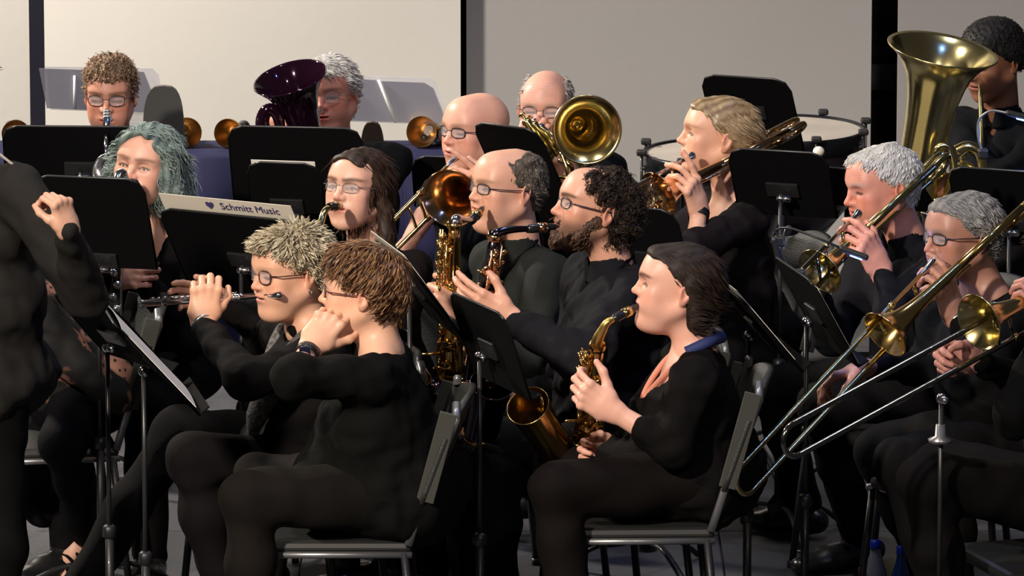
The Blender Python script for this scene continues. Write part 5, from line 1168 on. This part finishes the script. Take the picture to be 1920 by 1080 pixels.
s13 = stand(290, 729, -.25, 80, 42, 'black music stand with white pages in front of the blonde flutist', W=.40, H=.32, low=.14, corner=(216, 612, -.3))
s14 = stand(785, 590, .55, 76, 36, 'black music stand with cream card behind the auburn-haired flutist', W=.42, H=.28, low=.14, corner=(764, 494, .40))
s15 = stand(912, 662, .1, 68, 18, 'black music stand in front of the dark saxophone', W=.40, H=.24, low=.10, corner=(946, 592, .05))
s16 = stand(1513, 622, .55, 78, 29, 'black music stand with blue-lit page before the white-haired man', W=.42, H=.27, low=.12, corner=(1522, 528, .45))
s17 = stand(1870, 402, 1.9, 24, 28, 'black music stand with desk lamp before the tuba', W=.34, H=.26, low=.06, corner=(1985, 326, 1.9))
s18 = stand(1765, 748, -.35, 70, 60, 'dark music stand low at right before the cropped trombonist', W=.40, H=.30, desk=False)
G().lathe([(0, .012), (.004, .030), (.012, .032), (.02, .014), (.05, .012)], P(1763, 832, -.35), Z3, 16, True).build('collar', STEEL, s18['root'])
s19 = stand(1636, 385, 2.7, 25, 55, 'low black music stand with cream booklet left of the white-haired man', W=.36, H=.26)
sheet(s19, 'cream booklet lying on the low stand beside the head of the white-haired man', x=.03, y=.02, w=.26, h=.20, mt=CREAM, cat='booklet')
fo_ = sheet(s3, 'cream folder printed with purple lettering standing on the black music stand', y=.105, w=.43, h=.18, mt=CREAM, lines=False, cat='folder', dz=.012)
def on_back(st, x, y, txt, size, mt, parent, dz=-.002):
    c = bpy.data.curves.new('lettering', 'FONT'); c.body = txt; c.size = size; c.extrude = .0003; c.align_x = 'CENTER'; c.align_y = 'CENTER'
    o = bpy.data.objects.new('lettering', c); c.materials.append(mt); p = st['C']+st['R']*x+st['U']*y+st['N']*dz
    dg = bpy.context.evaluated_depsgraph_get(); me = bpy.data.meshes.new_from_object(o.evaluated_get(dg)); o = bpy.data.objects.new('lettering', me)
    COL.objects.link(o); o.parent = parent; o.location = p-BASE[parent.name]
    Rr = -st['R']; o.rotation_euler = Matrix((Rr*-1 if False else Rr, st['U'], -st['N'])).transposed().to_euler(); return o
INK = mat('purple_ink', lin(70, 60, 110), rough=.7)
on_back(s3, -.075, .170, 'Schmitt Music', .034, INK, fo_, dz=.0100)
cx = s3['C']+s3['R']*.055+s3['U']*.170+s3['N']*.0105
G().slab([cx+s3['R']*x+s3['U']*y for x, y in ((0, -.014), (.012, -.002), (.013, .008), (.006, .012), (0, .008), (-.006, .012), (-.013, .008), (-.012, -.002))], s3['N']*.0008).build('emblem', INK, fo_)
sheet(s11, 'white page standing up from the stand behind the front saxophonist', x=-.10, y=.03, w=.20, h=.25)
sheet(s13, 'open white pages on the stand before the blonde flutist', x=.0, y=-.0, w=.38, h=.28, bend=.006)
sheet(s14, 'cream music card projecting above the stand behind the auburn-haired flutist', x=-.0, y=.05, w=.40, h=.22, mt=CREAM)
sheet(s16, 'blue-lit page on the stand before the white-haired man', x=-.05, y=-.01, w=.30, h=.24)
sheet(s12, 'white page on the leftmost stand', x=.05, y=-.01, w=.22, h=.22)
sheet(s5, 'white sheet peeking over the small stand before the euphonium', x=-.0, y=.018, w=.19, h=.14)
# lamps on stands
gooseneck('thin gooseneck lamp over the stand before the white-haired man', [(1462, 452, 1.0), (1456, 432, 1.0), (1480, 428, .95), (1530, 445, .9), (1578, 466, .9)], (1, -.1, -.35))
gooseneck('desk lamp clipped on the stand edge right of the blonde woman', [(1500, 515, .9), (1478, 500, .9), (1462, 470, .9), (1452, 450, .9)], (.2, 0, -1), lit=False)
gooseneck('gooseneck lamp arching over the stand before the tuba', [(1843, 288, 2.0), (1834, 258, 2.0), (1836, 225, 2.0), (1858, 208, 1.98), (1890, 212, 1.95)], (1, 0, -.25), lit=True, mt=STEEL)

# ------------------------------------------------------------------ chairs
ch(c15, 'black stacking chair under the auburn-haired flutist', back=.84, seatz=.47, off=.12, a=90)
ch(c13, 'black stacking chair under the front saxophonist', back=.86, seatz=.47, off=.13, a=88)
ch(c14, 'black stacking chair under the blonde flutist')
ch(c2, 'grey-backed chair of the seated woman behind the conductor', back=.83)
ch(c10, 'black stacking chair under the woman in the brown jacket')
ch(c12, 'black stacking chair under the bearded man')
ch(c11, 'black stacking chair under the man in the grey suit')
ch(c7, 'black stacking chair under the blonde trombonist', back=.86)
ch(c16, 'black stacking chair under the white-haired trombonist')
ch(c17, 'black stacking chair under the grey-haired trombonist')
ch(c18, 'black stacking chair under the cropped trombonist')
def tallback(u, v, Y, w, label, col):
    c = P(u, v, Y); r = thing('high_back_chair', label, 'chair', (c.x, c.y, 0)); n = 14
    o = [V(c.x-w, Y, .5), V(c.x+w, Y, .5)]+[V(c.x+w*math.cos(a)**.6 if math.cos(a) > 0 else c.x-w*(-math.cos(a))**.6, Y, c.z-.13+.13*math.sin(a)) for a in [math.pi*k/n for k in range(n+1)]]
    G().slab(o, V(0, .03, 0)).build('backrest', mat('back_%d' % int(col[0]*1000), col, rough=.6), r)
    G().box((c.x, Y-.22, .44), (w*2, .42, .05), None, .015).build('seat', GREYP, r)
    for sx in (-1, 1):
        for sy in (0, -.42): G().tube([V(c.x+sx*w*.9, Y+sy, 0), V(c.x+sx*w*.9, Y+sy, .52 if sy == 0 else .43)], .011, 8).build('leg', BLACKM, r)
tallback(306, 160, 3.95, .065, 'tall grey rounded chair back behind the curly-haired trumpeter', (.07, .068, .065))
tallback(698, 228, 3.75, .040, 'brown rounded chair back right of the euphonium player', (.045, .030, .020))

# ------------------------------------------------------------------ worn things
def watch(c, side, label, col=(.01, .01, .012), t=.93, r=.031, w=.011):
    sh, E, W = c['EL'][side]; d = (W-E).normalized(); p = lerp(E, W, t); g = G(); g.lathe([(-w, r*.95), (-w, r*1.05), (w, r*1.05), (w, r*.95)], p, d, 24)
    b = g.build(label, mat('band_%d' % int(col[0]*100), col, rough=.35, metal=.0 if col[0] < .1 else .9), c['root']); return p, d
p, d = watch(c15, 'L', 'watch_strap', t=.80, r=.030); G().box(p+V(-.004, -.032, .008), (.030, .012, .034), None, .004).build('watch_case', mat('watch_black', (.01, .012, .03), rough=.12, coat=.5), c15['root'])
watch(c7, 'L', 'fitness_band', t=.90, r=.029, w=.012); watch(c14, 'L', 'bracelet', (.6, .6, .62), t=.97, r=.031, w=.005)
watch(c17, 'L', 'wristwatch', (.3, .3, .3), t=.90, r=.031, w=.008)
# scarf of the blonde flutist
nb, Fn, Rb, T = c14['nb'], c14['Fn'], c14['Rb'], c14['T']
scm = mat('scarf_weave', (.10, .095, .09), rough=.9, var=.9, vscale=90, bump=.5, bscale=200)
pts = spline([nb-Fn*.075+T*.015, nb-Rb*.085-Fn*.02+T*.01, nb-Rb*.095+Fn*.065-T*.03, nb-Rb*.075+Fn*.145-T*.11, nb-Rb*.06+Fn*.205-T*.19, nb-Rb*.05+Fn*.225-T*.26], 7)
G().tube(pts, interp([.032, .036, .040, .044, .038, .014], len(pts)), 12, flat=(Fn, .6)).build('scarf', scm, c14['root'])
pts = spline([nb-Fn*.075+T*.015, nb+Rb*.085-Fn*.02+T*.01, nb+Rb*.085+Fn*.055-T*.03, nb+Rb*.04+Fn*.125-T*.12, nb+Rb*.0+Fn*.165-T*.22], 7)
G().tube(pts, interp([.028, .030, .030, .032, .014], len(pts)), 12, flat=(Fn, .6)).build('scarf', scm, c14['root'])
M, Hc = c14['M'], c14['Hc']
for s in (-1, 1): G().tube(spline([Hc+M@V(s*.082, .010, -.034), Hc+M@V(s*.086, .006, -.045), Hc+M@V(s*.084, .012, -.058), Hc+M@V(s*.082, .016, -.045)], 5), .0018, 6).build('earring', SILVER, c14['root'])
# neck strap of the front saxophonist, with a blue pad
nb, Fn, Rb, T = c13['nb'], c13['Fn'], c13['Rb'], c13['T']; st_ = mat('salmon_strap', (.62, .24, .16), rough=.7); nv_ = mat('navy_pad', (.02, .03, .12), rough=.7)
for s in (-1, 1):
    G().tube(spline([nb-Fn*.07+T*.03, nb+Rb*s*.062-Fn*.03+T*.03, nb+Rb*s*.07+Fn*.03+T*.005], 6), .016, 8, flat=((T+Fn*.3).normalized(), 1.0)).build('strap_pad', nv_, c13['root'])
    G().tube(spline([nb+Rb*s*.075+Fn*.02-T*.0, nb+Rb*s*.065+Fn*.075-T*.045, nb+Rb*s*.035+Fn*.125-T*.11, nb+Fn*.15-T*.17], 6), .008, 8, flat=(Rb, .6)).build('neck_strap', st_, c13['root'])
for c_ in (c10, c11, c12):
    nb, Fn, Rb, T = c_['nb'], c_['Fn'], c_['Rb'], c_['T']
    for s in (-1, 1): G().tube(spline([nb-Fn*.06+T*.02, nb+Rb*s*.066+T*.01, nb+Rb*s*.055+Fn*.085-T*.05, nb+Fn*.14-T*.17], 6), .007, 8).build('neck_strap', BLACKS, c_['root'])
# bare foot and sandal
KN, AN = PEOPLE[[k for k in PEOPLE if k.endswith('legs') and k.startswith('seated woman in patt')][0]]
an = P(160, 1012, 1.62); toe = P(92, 1056, 1.5); an.z = max(an.z, .07); toe.z = .022; td = (toe-an); tdh = V(td.x, td.y, 0).normalized(); sd = tdh.cross(Z3)
f = Field(np.array(an)-.25, np.array(an)+.22, .005); f.cap(an+Z3*.06, an, .034, .032, k=.02); f.cap(an-tdh*.03-Z3*.02, an+tdh*.04-Z3*.01, .03, .03, k=.02)
f.cap(an+tdh*.02-Z3*.0, toe-tdh*.04+Z3*.012, .030, .021, k=.02, side=sd, wide=1.25)
for k in range(5): f.cap(toe-tdh*.05+sd*(.03-.015*k)+Z3*.006, toe-tdh*(.008*k)+sd*(.032-.016*k), .010, .0095 if k else .013, k=.004)
v, q = f.mesh(); obj_np('foot', v, q, MATS['skin'], c2['root'], cols=np.tile((.62, .36, .27), (len(v), 1)))
sl_ = G(); z0 = .008; heel = V(an.x, an.y, z0)-tdh*.055; o = [heel+sd*.028, heel-sd*.028, V(an.x, an.y, z0)+tdh*.08-sd*.04, V(toe.x, toe.y, z0)-sd*.034+tdh*.012, V(toe.x, toe.y, z0)+sd*.034+tdh*.012, V(an.x, an.y, z0)+tdh*.08+sd*.04]
sl_.slab(o, Z3*.012).build('sandal_sole', mat('tan_sole', (.35, .22, .12), rough=.6), c2['root'])
for t_, rr in ((.45, .034), (.62, .033), (.78, .032)):
    m_ = lerp(an, toe, t_); m_.z = lerp(an.z-.02, toe.z, t_); G().tube([m_+sd*1.25*rr*math.cos(a)+Z3*(rr*.85*math.sin(a)) for a in [math.pi*k/8 for k in range(9)]], .005, 6).build('sandal_strap', BLACKS, c2['root'])
# bottles, tape marks
def bottle(u, v, Y, h, r, cap, body, lab, label):
    c = P(u, v, Y); c.z = 0; t = thing('bottle', label, 'bottle', c)
    G().lathe([(0, 0), (0, r*.9), (.01, r), (h*.55, r), (h*.62, r*.93), (h*.8, r*.5), (h*.86, r*.42), (h*.88, r*.42), (h*.88, 0)], c, Z3, 20).build('body', body, t)
    G().lathe([(0, r*.48), (.022, r*.48), (.024, 0)], c+Z3*h*.87, Z3, 16).build('cap', cap, t)
    if lab: G().lathe([(h*.36, r*1.01), (h*.545, r*1.01)], c, Z3, 20).build('label_band', lab, t)
bc_ = mat('blue_cap', (.01, .03, .35), rough=.35)
bottle(1641, 1088, .98, .25, .033, bc_, mat('clear_water', (.38, .40, .45), rough=.1, alpha=.75), mat('red_blue_label', (.10, .05, .22), rough=.5, var=.9, vscale=40), 'plastic water bottle with blue cap and red and blue label on the floor')
bottle(1689, 1092, .95, .24, .028, bc_, mat('blue_plastic', (.01, .05, .22), rough=.2, coat=.5), None, 'slim blue plastic bottle on the floor right of the water bottle')
bottle(1617, 1112, .95, .17, .024, mat('red_cap', (.25, .02, .02)), mat('red_plastic', (.18, .03, .03), rough=.3), None, 'small dark red bottle on the floor left of the water bottle')
for (u, v, Y, c_, l) in ((1235, 1020, 1.9, (.45, .42, .06), 'yellow spike tape mark on the floor under the front saxophonist'), (1335, 1003, 2.05, (.35, .38, .08), 'green-yellow tape mark behind the front saxophonist chair leg'), (247, 1006, 2.0, (.50, .50, .34), 'pale tape mark on the floor by the sandalled foot'), (1505, 1035, 1.8, (.5, .5, .5), 'white tape mark on the floor left of the polished shoe')):
    r = FWD+V(1, 0, 0)*((u-960)/FPX)+UPV*((540-v)/FPX); p = CAMP+r*(CAMP.z/-r.z)
    G().box(V(p.x, p.y, .0035), (.032, .014, .0015), Matrix.Rotation(.2, 3, 'Z')).build('tape_mark', mat('tape_%d' % u, c_, rough=.6), None, (p.x, p.y, 0), label=l, cat='tape')
